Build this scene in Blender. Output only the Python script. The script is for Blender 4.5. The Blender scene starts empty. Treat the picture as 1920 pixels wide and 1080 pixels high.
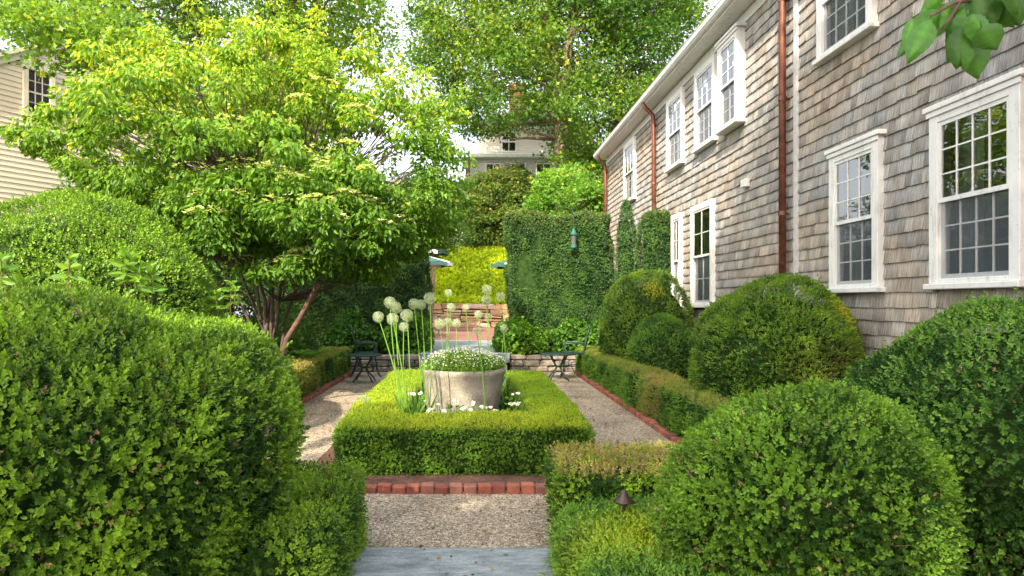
import bpy, math, random
import numpy as np
R = math.radians
rng = np.random.default_rng(7)
random.seed(7)
scene = bpy.context.scene
COL = scene.collection

# ------------------------------------------------------------------ camera, sky, sun, exposure
F, VX, VY, H = 1280.0, 885.0, 567.0, 1.45        # focal length (px of 1920), vanishing point, eye height
cam_d = bpy.data.cameras.new('camera'); cam = bpy.data.objects.new('camera', cam_d); COL.objects.link(cam)
cam_d.sensor_width = 36; cam_d.lens = F / 1920 * 36
cam_d.shift_x = (960 - VX) / 1920; cam_d.shift_y = (VY - 540) / 1920
cam.location = (0, 0, H); cam.rotation_euler = (R(90), 0, 0)
cam_d.clip_start = 0.05; cam_d.clip_end = 2000
scene.camera = cam
CAM = np.array([0, 0, H])
SUN_AZ, SUN_EL = R(202), R(36)                   # azimuth clockwise from +Y: behind the camera, to the left
sd = np.array([math.sin(SUN_AZ) * math.cos(SUN_EL), math.cos(SUN_AZ) * math.cos(SUN_EL), math.sin(SUN_EL)])
w = bpy.data.worlds.new('World'); scene.world = w; w.use_nodes = True
nt = w.node_tree; bg = nt.nodes['Background']
sky = nt.nodes.new('ShaderNodeTexSky'); sky.sky_type = 'NISHITA'; sky.sun_disc = False
sky.sun_elevation = SUN_EL; sky.sun_rotation = SUN_AZ
sky.air_density = 0.8; sky.dust_density = 9.0; sky.ozone_density = 0.4
cn = nt.nodes.new('ShaderNodeTexNoise'); cn.inputs['Scale'].default_value = 2.2; cn.inputs['Detail'].default_value = 5
cr_ = nt.nodes.new('ShaderNodeMapRange'); cr_.inputs['From Min'].default_value = .3; cr_.inputs['From Max'].default_value = .7; cr_.inputs['To Min'].default_value = .45; cr_.inputs['To Max'].default_value = .85
cm = nt.nodes.new('ShaderNodeMix'); cm.data_type = 'RGBA'; cm.inputs[7].default_value = (2.9, 3.0, 3.1, 1)   # thin high cloud veil
tc = nt.nodes.new('ShaderNodeTexCoord'); nt.links.new(tc.outputs['Generated'], cn.inputs['Vector'])
nt.links.new(cn.outputs[0], cr_.inputs['Value']); nt.links.new(cr_.outputs[0], cm.inputs[0]); nt.links.new(sky.outputs[0], cm.inputs[6])
nt.links.new(cm.outputs[2], bg.inputs[0]); bg.inputs[1].default_value = 0.15
sl = bpy.data.lights.new('sun', 'SUN'); so = bpy.data.objects.new('sun', sl); COL.objects.link(so)
sl.energy = 2.5; sl.angle = R(0.6); sl.color = (1.0, 0.86, 0.68)
from mathutils import Vector
so.rotation_euler = Vector(sd.tolist()).to_track_quat('Z', 'Y').to_euler()
so.location = (-10, -12, 14)
scene.view_settings.view_transform = 'Standard'; scene.view_settings.look = 'None'
scene.view_settings.exposure = 2.35; scene.view_settings.gamma = 1
scene.cycles.max_bounces = 6; scene.cycles.diffuse_bounces = 4; scene.cycles.transparent_max_bounces = 8
scene.cycles.sample_clamp_indirect = 6

def P(px, py, Y):                                # point at depth Y seen at photo pixel
    return np.array([(px - VX) / F * Y, Y, H + (VY - py) / F * Y])

# ------------------------------------------------------------------ materials
def mat(name):
    m = bpy.data.materials.new(name); m.use_nodes = True
    return m, m.node_tree, m.node_tree.nodes['Principled BSDF']
def N(nt, kind, **kw):
    n = nt.nodes.new(kind)
    for k, v in kw.items():
        if k in n.inputs: n.inputs[k].default_value = v
        else: setattr(n, k, v)
    return n
def coords(nt, scale=(1, 1, 1)):
    g = nt.nodes.new('ShaderNodeNewGeometry'); mp = nt.nodes.new('ShaderNodeMapping')
    mp.inputs['Scale'].default_value = scale
    nt.links.new(g.outputs['Position'], mp.inputs[0]); return mp.outputs[0]
def ramp(nt, src, stops):
    r = nt.nodes.new('ShaderNodeValToRGB'); e = r.color_ramp.elements
    while len(e) < len(stops): e.new(0.5)
    for i, (p, c) in enumerate(stops):
        e[i].position = p; e[i].color = (*c, 1)
    nt.links.new(src, r.inputs[0]); return r.outputs[0]
def mix(nt, a, b, fac=None, mode='MIX', f=0.5):
    m = nt.nodes.new('ShaderNodeMix'); m.data_type = 'RGBA'; m.blend_type = mode
    m.inputs[0].default_value = f
    for s, i in ((a, 6), (b, 7)):
        if isinstance(s, tuple): m.inputs[i].default_value = (*s, 1)
        else: nt.links.new(s, m.inputs[i])
    if fac is not None: nt.links.new(fac, m.inputs[0])
    return m.outputs[2]
def noise(nt, vec, scale, detail=4, rough=.6):
    n = nt.nodes.new('ShaderNodeTexNoise'); n.inputs['Scale'].default_value = scale
    n.inputs['Detail'].default_value = detail; n.inputs['Roughness'].default_value = rough
    nt.links.new(vec, n.inputs['Vector']); return n.outputs[0]
def bump(nt, b, h, strength, dist):
    n = nt.nodes.new('ShaderNodeBump'); n.inputs['Strength'].default_value = strength
    n.inputs['Distance'].default_value = dist
    nt.links.new(h, n.inputs['Height']); nt.links.new(n.outputs[0], b.inputs['Normal'])
def plain(name, col, rough=.6, metal=0, var=.15, scale=20, bmp=0.0):
    m, nt, b = mat(name); v = coords(nt)
    n = noise(nt, v, scale)
    c = ramp(nt, n, [(.3, tuple(x * (1 - var) for x in col)), (.7, tuple(min(1, x * (1 + var)) for x in col))])
    nt.links.new(c, b.inputs['Base Color']); b.inputs['Roughness'].default_value = rough
    b.inputs['Metallic'].default_value = metal
    if bmp: bump(nt, b, noise(nt, v, scale * 3), .5, bmp)
    return m
def leafmat(name, trans=.35, rough=.42, spec=.4):
    m, nt, b = mat(name)
    a = N(nt, 'ShaderNodeAttribute', attribute_name='col')
    nt.links.new(a.outputs['Color'], b.inputs['Base Color'])
    b.inputs['Roughness'].default_value = rough; b.inputs['Specular IOR Level'].default_value = spec
    t = nt.nodes.new('ShaderNodeBsdfTranslucent')
    hs = nt.nodes.new('ShaderNodeMix'); hs.data_type = 'RGBA'; hs.blend_type = 'MULTIPLY'; hs.inputs[0].default_value = 1
    nt.links.new(a.outputs['Color'], hs.inputs[6]); hs.inputs[7].default_value = (1.5, 1.35, .5, 1)
    nt.links.new(hs.outputs[2], t.inputs[0])
    ms = nt.nodes.new('ShaderNodeMixShader'); ms.inputs[0].default_value = trans
    nt.links.new(b.outputs[0], ms.inputs[1]); nt.links.new(t.outputs[0], ms.inputs[2])
    nt.links.new(ms.outputs[0], nt.nodes['Material Output'].inputs[0]); return m
def attrmat(name, rough=.8, streak=(1, 1, 1), sscale=10, lo=.7, hi=1.25, bd=.003, bs=60):
    m, nt, b = mat(name)
    a = N(nt, 'ShaderNodeAttribute', attribute_name='col')
    v = coords(nt, streak); n = noise(nt, v, sscale, 6, .7)
    r = ramp(nt, n, [(.3, (lo,) * 3), (.7, (hi,) * 3)])
    c = mix(nt, a.outputs['Color'], r, mode='MULTIPLY', f=1)
    nt.links.new(c, b.inputs['Base Color']); b.inputs['Roughness'].default_value = rough
    bump(nt, b, noise(nt, coords(nt), bs, 5), .6, bd)
    return m

M = {}
M['leaf'] = leafmat('leaf_box', .22, .4, .32); M['leaf_tree'] = leafmat('leaf_tree', .45, .5, .3)
M['leaf_gloss'] = leafmat('leaf_gloss', .2, .3, .45)
M['petal'] = leafmat('petal', .3, .6, .2)
M['core'] = plain('shrub_interior', (.022, .045, .012), .95, var=.5, scale=12)  # dark filler colour that stands for the shaded inside of shrubs
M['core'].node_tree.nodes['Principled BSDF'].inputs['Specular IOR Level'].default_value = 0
M['bark'] = plain('bark', (.16, .12, .085), .9, var=.45, scale=14, bmp=.02)
M['bark_dog'] = plain('bark_dogwood', (.07, .05, .038), .9, var=.4, scale=16, bmp=.01)
M['bark_warm'] = plain('bark_warm', (.11, .06, .04), .85, var=.45, scale=16, bmp=.01)
M['white'] = plain('white_paint', (.70, .71, .69), .5, var=.09, scale=3)
def painted():
    m, nt, b = mat('white_paint_weathered'); v = coords(nt, (2, 2, .5)); n1 = noise(nt, v, 6, 6, .7); n2 = noise(nt, coords(nt), 35, 3)
    c = ramp(nt, n1, [(.30, (.50, .50, .46)), (.46, (.69, .70, .68)), (.7, (.74, .75, .74))])
    c = mix(nt, c, ramp(nt, n2, [(.30, (.78, .77, .73)), (.38, (1, 1, 1))]), mode='MULTIPLY', f=1)
    nt.links.new(c, b.inputs['Base Color']); b.inputs['Roughness'].default_value = .5; bump(nt, b, n2, .3, .002); return m
M['white'] = painted()
M['copper'] = plain('copper', (.19, .075, .05), .42, .6, var=.4, scale=6)
M['iron'] = plain('iron_paint', (.018, .045, .042), .4, .2, var=.2, scale=30)
M['iron_dark'] = plain('lamp_metal', (.075, .05, .045), .4, .5, var=.15, scale=30)
M['curtain'] = plain('curtain', (.8, .8, .77), .8, var=.05)
M['screen'] = plain('insect_screen', (.27, .29, .32), .6, var=.1, scale=3)
M['dark'] = plain('room_dark', (.06, .06, .065), .9)
M['stone'] = attrmat('stone', .85, sscale=9, lo=.72, hi=1.2, bd=.02, bs=25)
M['brick'] = attrmat('brick', .85, sscale=25, lo=.72, hi=1.2, bd=.006, bs=70)
M['clap'] = attrmat('clapboard', .6, (.3, .3, 6), 3, .9, 1.06, .001, 30)
M['green_cloth'] = plain('green_canvas', (.025, .09, .08), .8)
M['white_cloth'] = plain('white_canvas', (.75, .74, .70), .8, var=.04)
M['feeder'] = plain('feeder_green', (.006, .08, .07), .7)
M['slate'] = plain('slate_roof', (.10, .10, .11), .7, var=.3, scale=3)

def shingle_mat():
    m, nt, b = mat('cedar_shingle')
    a = N(nt, 'ShaderNodeAttribute', attribute_name='col')
    st = noise(nt, coords(nt, (1, 60, 4.5)), 1, 8, .8)
    r = ramp(nt, st, [(.34, (.26, .22, .20)), (.45, (.8, .77, .75)), (.56, (1.15, 1.14, 1.13)), (.68, (1.7, 1.7, 1.72))])
    c = mix(nt, a.outputs['Color'], r, mode='MULTIPLY', f=1)
    pt = noise(nt, coords(nt, (1, .55, .9)), 1.1, 3, .55)
    pr = ramp(nt, pt, [(.42, (.95, 1.0, 1.03)), (.62, (1.10, .98, .84))])
    c = mix(nt, c, pr, mode='MULTIPLY', f=.8)
    nt.links.new(c, b.inputs['Base Color']); b.inputs['Roughness'].default_value = .85
    bump(nt, b, noise(nt, coords(nt, (1, 150, 9)), 1, 5), .7, .004)
    return m
M['shingle'] = shingle_mat()

def screen_mat():
    m, nt, b = mat('insect_screen'); tr = nt.nodes.new('ShaderNodeBsdfTransparent'); df = nt.nodes.new('ShaderNodeBsdfDiffuse'); df.inputs[0].default_value = (.15, .17, .2, 1)
    ms = nt.nodes.new('ShaderNodeMixShader'); ms.inputs[0].default_value = .34
    nt.links.new(tr.outputs[0], ms.inputs[1]); nt.links.new(df.outputs[0], ms.inputs[2]); nt.links.new(ms.outputs[0], nt.nodes['Material Output'].inputs[0]); return m
M['screen'] = screen_mat()
def glass_mat():
    m, nt, b = mat('window_glass')
    tr = nt.nodes.new('ShaderNodeBsdfTransparent'); tr.inputs[0].default_value = (.86, .9, .88, 1)
    gl = nt.nodes.new('ShaderNodeBsdfGlossy'); gl.inputs['Roughness'].default_value = .015
    lw = nt.nodes.new('ShaderNodeFresnel'); lw.inputs[0].default_value = 3.4
    v = coords(nt); bp = nt.nodes.new('ShaderNodeBump'); bp.inputs['Strength'].default_value = .12; bp.inputs['Distance'].default_value = .01
    nt.links.new(noise(nt, v, 4, 1), bp.inputs['Height']); nt.links.new(bp.outputs[0], gl.inputs['Normal'])
    ms = nt.nodes.new('ShaderNodeMixShader'); nt.links.new(lw.outputs[0], ms.inputs[0])
    nt.links.new(tr.outputs[0], ms.inputs[1]); nt.links.new(gl.outputs[0], ms.inputs[2])
    nt.links.new(ms.outputs[0], nt.nodes['Material Output'].inputs[0]); return m
M['glass'] = glass_mat()
M['glass_dim'] = glass_mat(); [setattr(n_.inputs[0], 'default_value', 1.35) for n_ in M['glass_dim'].node_tree.nodes if n_.type == 'FRESNEL']

def gravel_mat():
    m, nt, b = mat('pea_gravel'); v = coords(nt)
    vo = nt.nodes.new('ShaderNodeTexVoronoi'); vo.inputs['Scale'].default_value = 75; nt.links.new(v, vo.inputs['Vector'])
    sp = nt.nodes.new('ShaderNodeSeparateColor'); nt.links.new(vo.outputs['Color'], sp.inputs[0])
    c = ramp(nt, sp.outputs[0], [(0, (.11, .085, .06)), (.3, (.235, .19, .14)), (.65, (.34, .285, .215)), (1, (.56, .49, .39))])
    big = noise(nt, v, 1.6, 4)
    c = mix(nt, c, ramp(nt, big, [(.33, (.62, .60, .57)), (.5, (.95, .94, .92)), (.68, (1.15, 1.12, 1.06))]), mode='MULTIPLY', f=1)
    nt.links.new(c, b.inputs['Base Color']); b.inputs['Roughness'].default_value = .9
    bump(nt, b, vo.outputs['Distance'], 1.0, .008); return m
M['gravel'] = gravel_mat()
def soil_mat():
    m, nt, b = mat('bark_mulch'); v = coords(nt)
    c = ramp(nt, noise(nt, v, 38, 6, .75), [(.3, (.03, .017, .012)), (.55, (.12, .055, .035)), (.75, (.22, .11, .07))])
    nt.links.new(c, b.inputs['Base Color']); b.inputs['Roughness'].default_value = .95
    bump(nt, b, noise(nt, v, 60, 5), 1, .02); return m
M['soil'] = soil_mat()
def bluestone_mat():
    m, nt, b = mat('bluestone'); v = coords(nt)
    c = ramp(nt, noise(nt, coords(nt, (.6, 1.6, 1)), 9, 8, .75), [(.32, (.10, .125, .14)), (.48, (.20, .235, .255)), (.66, (.36, .395, .41))])
    c2 = ramp(nt, noise(nt, v, 90, 2), [(.35, (.8, .8, .8)), (.7, (1.2, 1.2, 1.2))])
    nt.links.new(mix(nt, c, c2, mode='MULTIPLY', f=1), b.inputs['Base Color']); b.inputs['Roughness'].default_value = .6
    bump(nt, b, noise(nt, v, 40, 6), .6, .006); return m
M['blue'] = bluestone_mat()
def paver_mat():
    m, nt, b = mat('brick_paving'); v = coords(nt)
    bt = nt.nodes.new('ShaderNodeTexBrick'); bt.inputs['Scale'].default_value = 4.6
    bt.inputs['Color1'].default_value = (.23, .09, .065, 1); bt.inputs['Color2'].default_value = (.16, .075, .06, 1)
    bt.inputs['Mortar'].default_value = (.16, .12, .10, 1); bt.inputs['Mortar Size'].default_value = .012
    nt.links.new(v, bt.inputs['Vector']); nt.links.new(bt.outputs[0], b.inputs['Base Color'])
    b.inputs['Roughness'].default_value = .85; return m
M['paver'] = paver_mat()
def concrete_mat():
    m, nt, b = mat('cast_stone'); v = coords(nt)
    c = ramp(nt, noise(nt, v, 5, 8, .7), [(.3, (.20, .18, .145)), (.55, (.33, .30, .25)), (.75, (.43, .40, .335))])
    d = ramp(nt, noise(nt, v, 85, 3, .7), [(.36, (.45, .43, .4)), (.46, (1, 1, 1))])
    mo = ramp(nt, noise(nt, coords(nt, (1, 1, .5)), 2.6, 5), [(.45, (1, 1, 1)), (.7, (.72, .78, .62))])
    c = mix(nt, c, d, mode='MULTIPLY', f=1); c = mix(nt, c, mo, mode='MULTIPLY', f=1)
    nt.links.new(c, b.inputs['Base Color']); b.inputs['Roughness'].default_value = .9
    bump(nt, b, noise(nt, v, 45, 7, .7), .9, .012); return m
M['cast'] = concrete_mat()

# ------------------------------------------------------------------ mesh builder
ORG = {}
class MB:
    def __init__(s): s.v = []; s.f3 = []; s.f4 = []; s.c = []; s.n = 0
    def add(s, v, f4=None, f3=None, col=(1, 1, 1)):
        v = np.asarray(v, float).reshape(-1, 3)
        if f4 is not None and len(f4): s.f4.append(np.asarray(f4, int).reshape(-1, 4) + s.n)
        if f3 is not None and len(f3): s.f3.append(np.asarray(f3, int).reshape(-1, 3) + s.n)
        c = np.asarray(col, float)
        if c.ndim == 1: c = np.tile(c[:3], (len(v), 1))
        s.v.append(v); s.c.append(c); s.n += len(v)
    def box(s, lo, hi, col=(1, 1, 1), R3=None, o=None):
        x0, y0, z0 = lo; x1, y1, z1 = hi
        v = np.array([[x, y, z] for z in (z0, z1) for y in (y0, y1) for x in (x0, x1)], float)
        if R3 is not None: v = (v - o) @ R3.T + o
        s.add(v, [[0, 2, 3, 1], [4, 5, 7, 6], [0, 1, 5, 4], [2, 6, 7, 3], [0, 4, 6, 2], [1, 3, 7, 5]], col=col)
    def bbox(s, lo, hi, b=.008, col=(1, 1, 1), jit=0):   # bevelled block
        lo = np.array(lo, float); hi = np.array(hi, float); b = min(b, .45 * (hi - lo).min())
        vs = []; idx = {}
        for sx in (0, 1):
            for sy in (0, 1):
                for sz in (0, 1):
                    corner = np.array([hi[0] if sx else lo[0], hi[1] if sy else lo[1], hi[2] if sz else lo[2]])
                    dirn = np.array([-1 if sx else 1, -1 if sy else 1, -1 if sz else 1])
                    if jit: corner = corner + rng.uniform(-jit, jit, 3)
                    for a in range(3):
                        p = corner + dirn * b; p[a] = corner[a]
                        idx[(sx, sy, sz, a)] = len(vs); vs.append(p)
        q = []; t = []
        for a in range(3):
            o1, o2 = [k for k in range(3) if k != a]
            for sgn in (0, 1):
                ring = []
                for (u, w_) in ((0, 0), (1, 0), (1, 1), (0, 1)):
                    k = [0, 0, 0]; k[a] = sgn; k[o1] = u; k[o2] = w_
                    ring.append(idx[(*k, a)])
                q.append(ring)
        for a in range(3):                                # edge bevels along axis a
            o1, o2 = [k for k in range(3) if k != a]
            for u in (0, 1):
                for w_ in (0, 1):
                    k0 = [0, 0, 0]; k0[o1] = u; k0[o2] = w_; k1 = list(k0); k1[a] = 1
                    q.append([idx[(*k0, o1)], idx[(*k1, o1)], idx[(*k1, o2)], idx[(*k0, o2)]])
        for sx in (0, 1):
            for sy in (0, 1):
                for sz in (0, 1): t.append([idx[(sx, sy, sz, a)] for a in range(3)])
        s.add(vs, q, t, col)
    def tube(s, pts, rad, n=6, col=(1, 1, 1), cap=True):
        pts = np.asarray(pts, float); m = len(pts)
        rad = np.full(m, rad) if np.isscalar(rad) else np.asarray(rad, float)
        T = np.gradient(pts, axis=0); T /= np.linalg.norm(T, axis=1)[:, None] + 1e-9
        up = np.array([0, 0, 1.0]) if abs(T[0][2]) < .9 else np.array([1.0, 0, 0])
        vs = []
        x = np.cross(up, T[0]); x /= np.linalg.norm(x)
        for i in range(m):
            x = x - T[i] * (x @ T[i]); x /= np.linalg.norm(x) + 1e-9
            y = np.cross(T[i], x)
            a = np.arange(n) * 2 * math.pi / n
            vs.append(pts[i] + rad[i] * (np.cos(a)[:, None] * x + np.sin(a)[:, None] * y))
        vs = np.concatenate(vs); q = []
        for i in range(m - 1):
            for j in range(n):
                q.append([i * n + j, i * n + (j + 1) % n, (i + 1) * n + (j + 1) % n, (i + 1) * n + j])
        t = []
        if cap:
            vs = np.vstack([vs, pts[0], pts[-1]])
            for j in range(n):
                t.append([m * n, (j + 1) % n, j]); t.append([m * n + 1, (m - 1) * n + j, (m - 1) * n + (j + 1) % n])
        s.add(vs, q, t, col)
    def lathe(s, prof, c, n=32, col=(1, 1, 1)):
        prof = np.asarray(prof, float); m = len(prof); a = np.arange(n) * 2 * math.pi / n
        vs = np.concatenate([np.stack([c[0] + r * np.cos(a), c[1] + r * np.sin(a), np.full(n, c[2] + z)], 1) for r, z in prof])
        q = [[i * n + j, i * n + (j + 1) % n, (i + 1) * n + (j + 1) % n, (i + 1) * n + j] for i in range(m - 1) for j in range(n)]
        s.add(vs, q, col=col)
    def build(s, name, m, parent=None, smooth=False, org=None):
        v = np.concatenate(s.v); c = np.concatenate(s.c)
        o = np.array(ORG.get(parent.name, (0, 0, 0)) if parent is not None else (org if org is not None else (0, 0, 0)), float)
        f4 = np.concatenate(s.f4) if s.f4 else np.zeros((0, 4), int)
        f3 = np.concatenate(s.f3) if s.f3 else np.zeros((0, 3), int)
        me = bpy.data.meshes.new(name)
        me.vertices.add(len(v)); me.vertices.foreach_set('co', (v - o).astype(np.float32).ravel())
        loops = np.concatenate([f4.ravel(), f3.ravel()]).astype(np.int32)
        me.loops.add(len(loops)); me.loops.foreach_set('vertex_index', loops)
        st = np.concatenate([np.arange(len(f4)) * 4, len(f4) * 4 + np.arange(len(f3)) * 3]).astype(np.int32)
        me.polygons.add(len(st)); me.polygons.foreach_set('loop_start', st)
        me.update(calc_edges=True)
        at = me.color_attributes.new('col', 'FLOAT_COLOR', 'POINT')
        at.data.foreach_set('color', np.hstack([c, np.ones((len(c), 1))]).astype(np.float32).ravel())
        me.materials.append(m)
        me.polygons.foreach_set('use_smooth', np.full(len(st), bool(smooth))); me.update()
        ob = bpy.data.objects.new(name, me); COL.objects.link(ob)
        if parent is not None: ob.parent = parent; ORG[ob.name] = o
        else:
            ob.location = o.tolist(); ORG[ob.name] = o
        return ob
def tag(o, label, cat, group=None, kind=None):
    if label: o['label'] = label
    if cat: o['category'] = cat
    if group: o['group'] = group
    if kind: o['kind'] = kind
    return o
def thing(name, loc, label, cat, group=None):
    o = bpy.data.objects.new(name, None); COL.objects.link(o); o.location = [float(x) for x in loc]
    o.empty_display_size = .1; ORG[o.name] = np.array(loc, float)
    return tag(o, label, cat, group)
def struct(o): o['kind'] = 'structure'; return o
def copytree(o, parent=None, loc=None, rz=None, scale=None):
    c = o.copy(); COL.objects.link(c)
    if parent is not None: c.parent = parent
    if loc is not None: c.location = [float(x) for x in loc]
    if rz is not None: c.rotation_euler[2] = rz
    if scale is not None: c.scale = (scale,) * 3
    for ch in list(o.children): copytree(ch, c)
    return c

# ------------------------------------------------------------------ foliage helpers
class SN:                                           # smooth 3-D noise as a sum of random waves, about -1..1
    def __init__(s, freq, n=14, seed=None):
        g = rng if seed is None else np.random.default_rng(seed)
        k = g.normal(size=(n, 3)); k /= np.linalg.norm(k, axis=1)[:, None]
        s.k = k * freq * g.uniform(.6, 1.6, (n, 1)); s.p = g.uniform(0, 6.28, n); s.n = n
    def __call__(s, x): return np.sin(x @ s.k.T + s.p).sum(1) / math.sqrt(s.n) * .9
def leaf(l, w, fold=.25, droop=0.0, six=True):
    if six:
        v = [[0, 0, 0], [.3 * l, w * .5, fold * w * .5], [.68 * l, w * .42, fold * w * .4 - droop * l * .5], [l, 0, -droop * l],
             [.68 * l, -w * .42, fold * w * .4 - droop * l * .5], [.3 * l, -w * .5, fold * w * .5]]
        return np.array(v), np.array([[0, 3, 2, 1], [0, 5, 4, 3]])
    v = [[0, 0, 0], [.45 * l, w * .5, fold * w * .5], [l, 0, -droop * l], [.45 * l, -w * .5, fold * w * .5]]
    return np.array(v), np.array([[0, 3, 2, 1]])
def rot_z(a): c, s = math.cos(a), math.sin(a); return np.array([[c, -s, 0], [s, c, 0], [0, 0, 1]])
def rot_y(a): c, s = math.cos(a), math.sin(a); return np.array([[c, 0, s], [0, 1, 0], [-s, 0, c]])
def sprig(l=.019, w=.011, stem=.04, pairs=3, six=True, elev=45, tip=True):
    V = []; Q = []; L = []; n = 0; k = 0
    for i in range(pairs):
        h = stem * (i + .3) / pairs
        for s in (0, 1):
            lv, lq = leaf(l * random.uniform(.85, 1.1), w, six=six)
            M3 = rot_z(i * math.pi / 2 + s * math.pi + random.uniform(-.4, .4)) @ rot_y(-R(elev - 12 + 14 * i / max(1, pairs - 1) + random.uniform(-12, 12)))
            V.append(lv @ M3.T + [0, 0, h]); Q.append(lq + n); n += len(lv); L += [k] * len(lv); k += 1
    if tip:
        for s in range(2):
            lv, lq = leaf(l * .8, w * .8, six=six)
            M3 = rot_z(s * math.pi + .8) @ rot_y(-R(70))
            V.append(lv @ M3.T + [0, 0, stem]); Q.append(lq + n); n += len(lv); L += [k] * len(lv); k += 1
    return np.concatenate(V), np.concatenate(Q), np.array(L)
def unit(a): return a / (np.linalg.norm(a, axis=-1, keepdims=True) + 1e-9)
def scatter(mb, pts, dirs, tmpl, scale, col, jit=.3, leafvar=.18, flat=False):
    V, Q, L = tmpl; n = len(pts)
    if n == 0: return
    d = unit(dirs + rng.normal(size=(n, 3)) * jit)
    rnd = unit(rng.normal(size=(n, 3)))
    x = unit(np.cross(rnd, d)); y = np.cross(d, x)
    Mx = np.stack([x, y, d], 2)                     # columns
    if flat: Mx = np.stack([d, y, -x], 2)           # leaf axis (local x) along d
    sc = np.broadcast_to(np.asarray(scale, float), (n,))
    v = np.einsum('nij,vj->nvi', Mx, V) * sc[:, None, None] + pts[:, None, :]
    q = Q[None] + (np.arange(n) * len(V))[:, None, None]
    lv = rng.uniform(1 - leafvar, 1 + leafvar, (n, L.max() + 1))[:, L]
    c = col[:, None, :] * lv[:, :, None]
    mb.add(v.reshape(-1, 3), q.reshape(-1, 4), col=np.clip(c, 0, 1).reshape(-1, 3))
def lerp(a, b, t): return np.asarray(a)[None] * (1 - t[:, None]) + np.asarray(b)[None] * t[:, None]
def pick(cols, n, p): return np.asarray(cols)[rng.choice(len(cols), n, p=p)]
SPR_NEAR = [sprig() for _ in range(3)]
SPR_TALL = [sprig(.022, .010, .055, 4, elev=52) for _ in range(2)]
SPR_MID = [sprig(.022, .013, .035, 2, six=False) for _ in range(2)]
SPR_FAR = [sprig(.026, .017, .045, 2, six=False, tip=False) for _ in range(2)]

DARK, MIDG, NEW, LIME, TAN = (.027, .08, .013), (.08, .17, .018), (.25, .41, .034), (.27, .42, .02), (.42, .31, .17)
def shrub_foliage(mb, pts, nrm, near=True, dark=DARK, mid=MIDG, new=NEW, newfrac=.45, patch=None, tanfrac=.015,
                  tmpls=None, size=1.0, topnew=.3, facing=.3):
    """old dark leaves in a shallow layer under brighter young sprigs"""
    v = unit(CAM - pts); keep = ((nrm * v).sum(1) > -.3) | (rng.random(len(pts)) < facing)
    thin = SN(5.5)(pts) + .6 * SN(13)(pts)
    if not near: keep &= (thin > -1.15) | (rng.random(len(pts)) < .35)
    pts, nrm = pts[keep], nrm[keep]; n = len(pts)
    nz = SN(3.5)(pts); nf = SN(16)(pts)
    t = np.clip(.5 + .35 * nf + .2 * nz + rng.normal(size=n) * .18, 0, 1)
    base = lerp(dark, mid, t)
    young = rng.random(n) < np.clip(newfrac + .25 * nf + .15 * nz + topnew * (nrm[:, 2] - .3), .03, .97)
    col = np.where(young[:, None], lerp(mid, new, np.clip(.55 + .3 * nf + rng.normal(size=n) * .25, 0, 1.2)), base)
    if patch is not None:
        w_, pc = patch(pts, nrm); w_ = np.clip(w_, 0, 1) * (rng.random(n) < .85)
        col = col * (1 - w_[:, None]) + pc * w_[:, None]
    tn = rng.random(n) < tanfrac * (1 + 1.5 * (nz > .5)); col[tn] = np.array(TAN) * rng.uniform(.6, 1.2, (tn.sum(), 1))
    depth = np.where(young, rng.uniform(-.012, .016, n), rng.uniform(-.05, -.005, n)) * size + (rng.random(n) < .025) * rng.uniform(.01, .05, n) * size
    p = pts + nrm * depth[:, None]
    tm = tmpls or (SPR_NEAR if near else SPR_MID)
    g = rng.integers(0, len(tm), n)
    d = nrm + np.array([0, 0, .35])
    for i in range(len(tm)):
        k = g == i
        scatter(mb, p[k], d[k], tm[i], size * rng.uniform(.75, 1.25, k.sum()) * np.where(tn[k], .6, 1), col[k], jit=.38)
def ball_points(c, r, h, n, lump=.05, seed_f=2.2, base=0.0):
    th = rng.uniform(0, 2 * math.pi, n); t = rng.uniform(-.95, 1, n)
    g = np.where(t > 0, np.sqrt(np.clip(1 - t * t, 0, 1)), np.clip(1 - np.abs(t) ** 3.5, 0, 1) ** (1 / 3.5))
    rx, ry = (r, r) if np.isscalar(r) else r
    z0 = h * .5
    nrm = unit(np.stack([np.cos(th) * g / rx, np.sin(th) * g / ry, np.where(t > 0, t, -np.abs(t) ** 2.5) / z0], 1))
    p = np.stack([np.cos(th) * g * rx, np.sin(th) * g * ry, t * z0 + z0], 1)
    C = np.array([c[0], c[1], base])
    sdd = int(abs(c[0]) * 1000) + int(h * 10); k = 1 + lump * SN(seed_f, seed=sdd)(p * 1.3 + 5) + lump * .5 * SN(seed_f * 3, seed=sdd + 1)(p)
    return p * k[:, None] * np.array([1, 1, 1]) + C, nrm
def core_ball(mb, c, r, h, base=0.0, f=.93):
    rx, ry = (r, r) if np.isscalar(r) else r
    prof = []
    for i in range(15):
        t = -1 + 2 * i / 14
        g = math.sqrt(max(0, 1 - t * t)) if t > 0 else max(0, 1 - abs(t) ** 3.5) ** (1 / 3.5)
        prof.append((g * f, (t * f + 1) * h * .5))
    m2 = MB(); m2.lathe(prof, (0, 0, 0), 28)
    v = m2.v[0] * [rx, ry, 1]; v = v * (1 + .02 * SN(5)(v)[:, None]) + [c[0], c[1], base + .0]
    v[:, 2] = np.maximum(v[:, 2], base - .02)
    mb.add(v, m2.f4[0])
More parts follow.
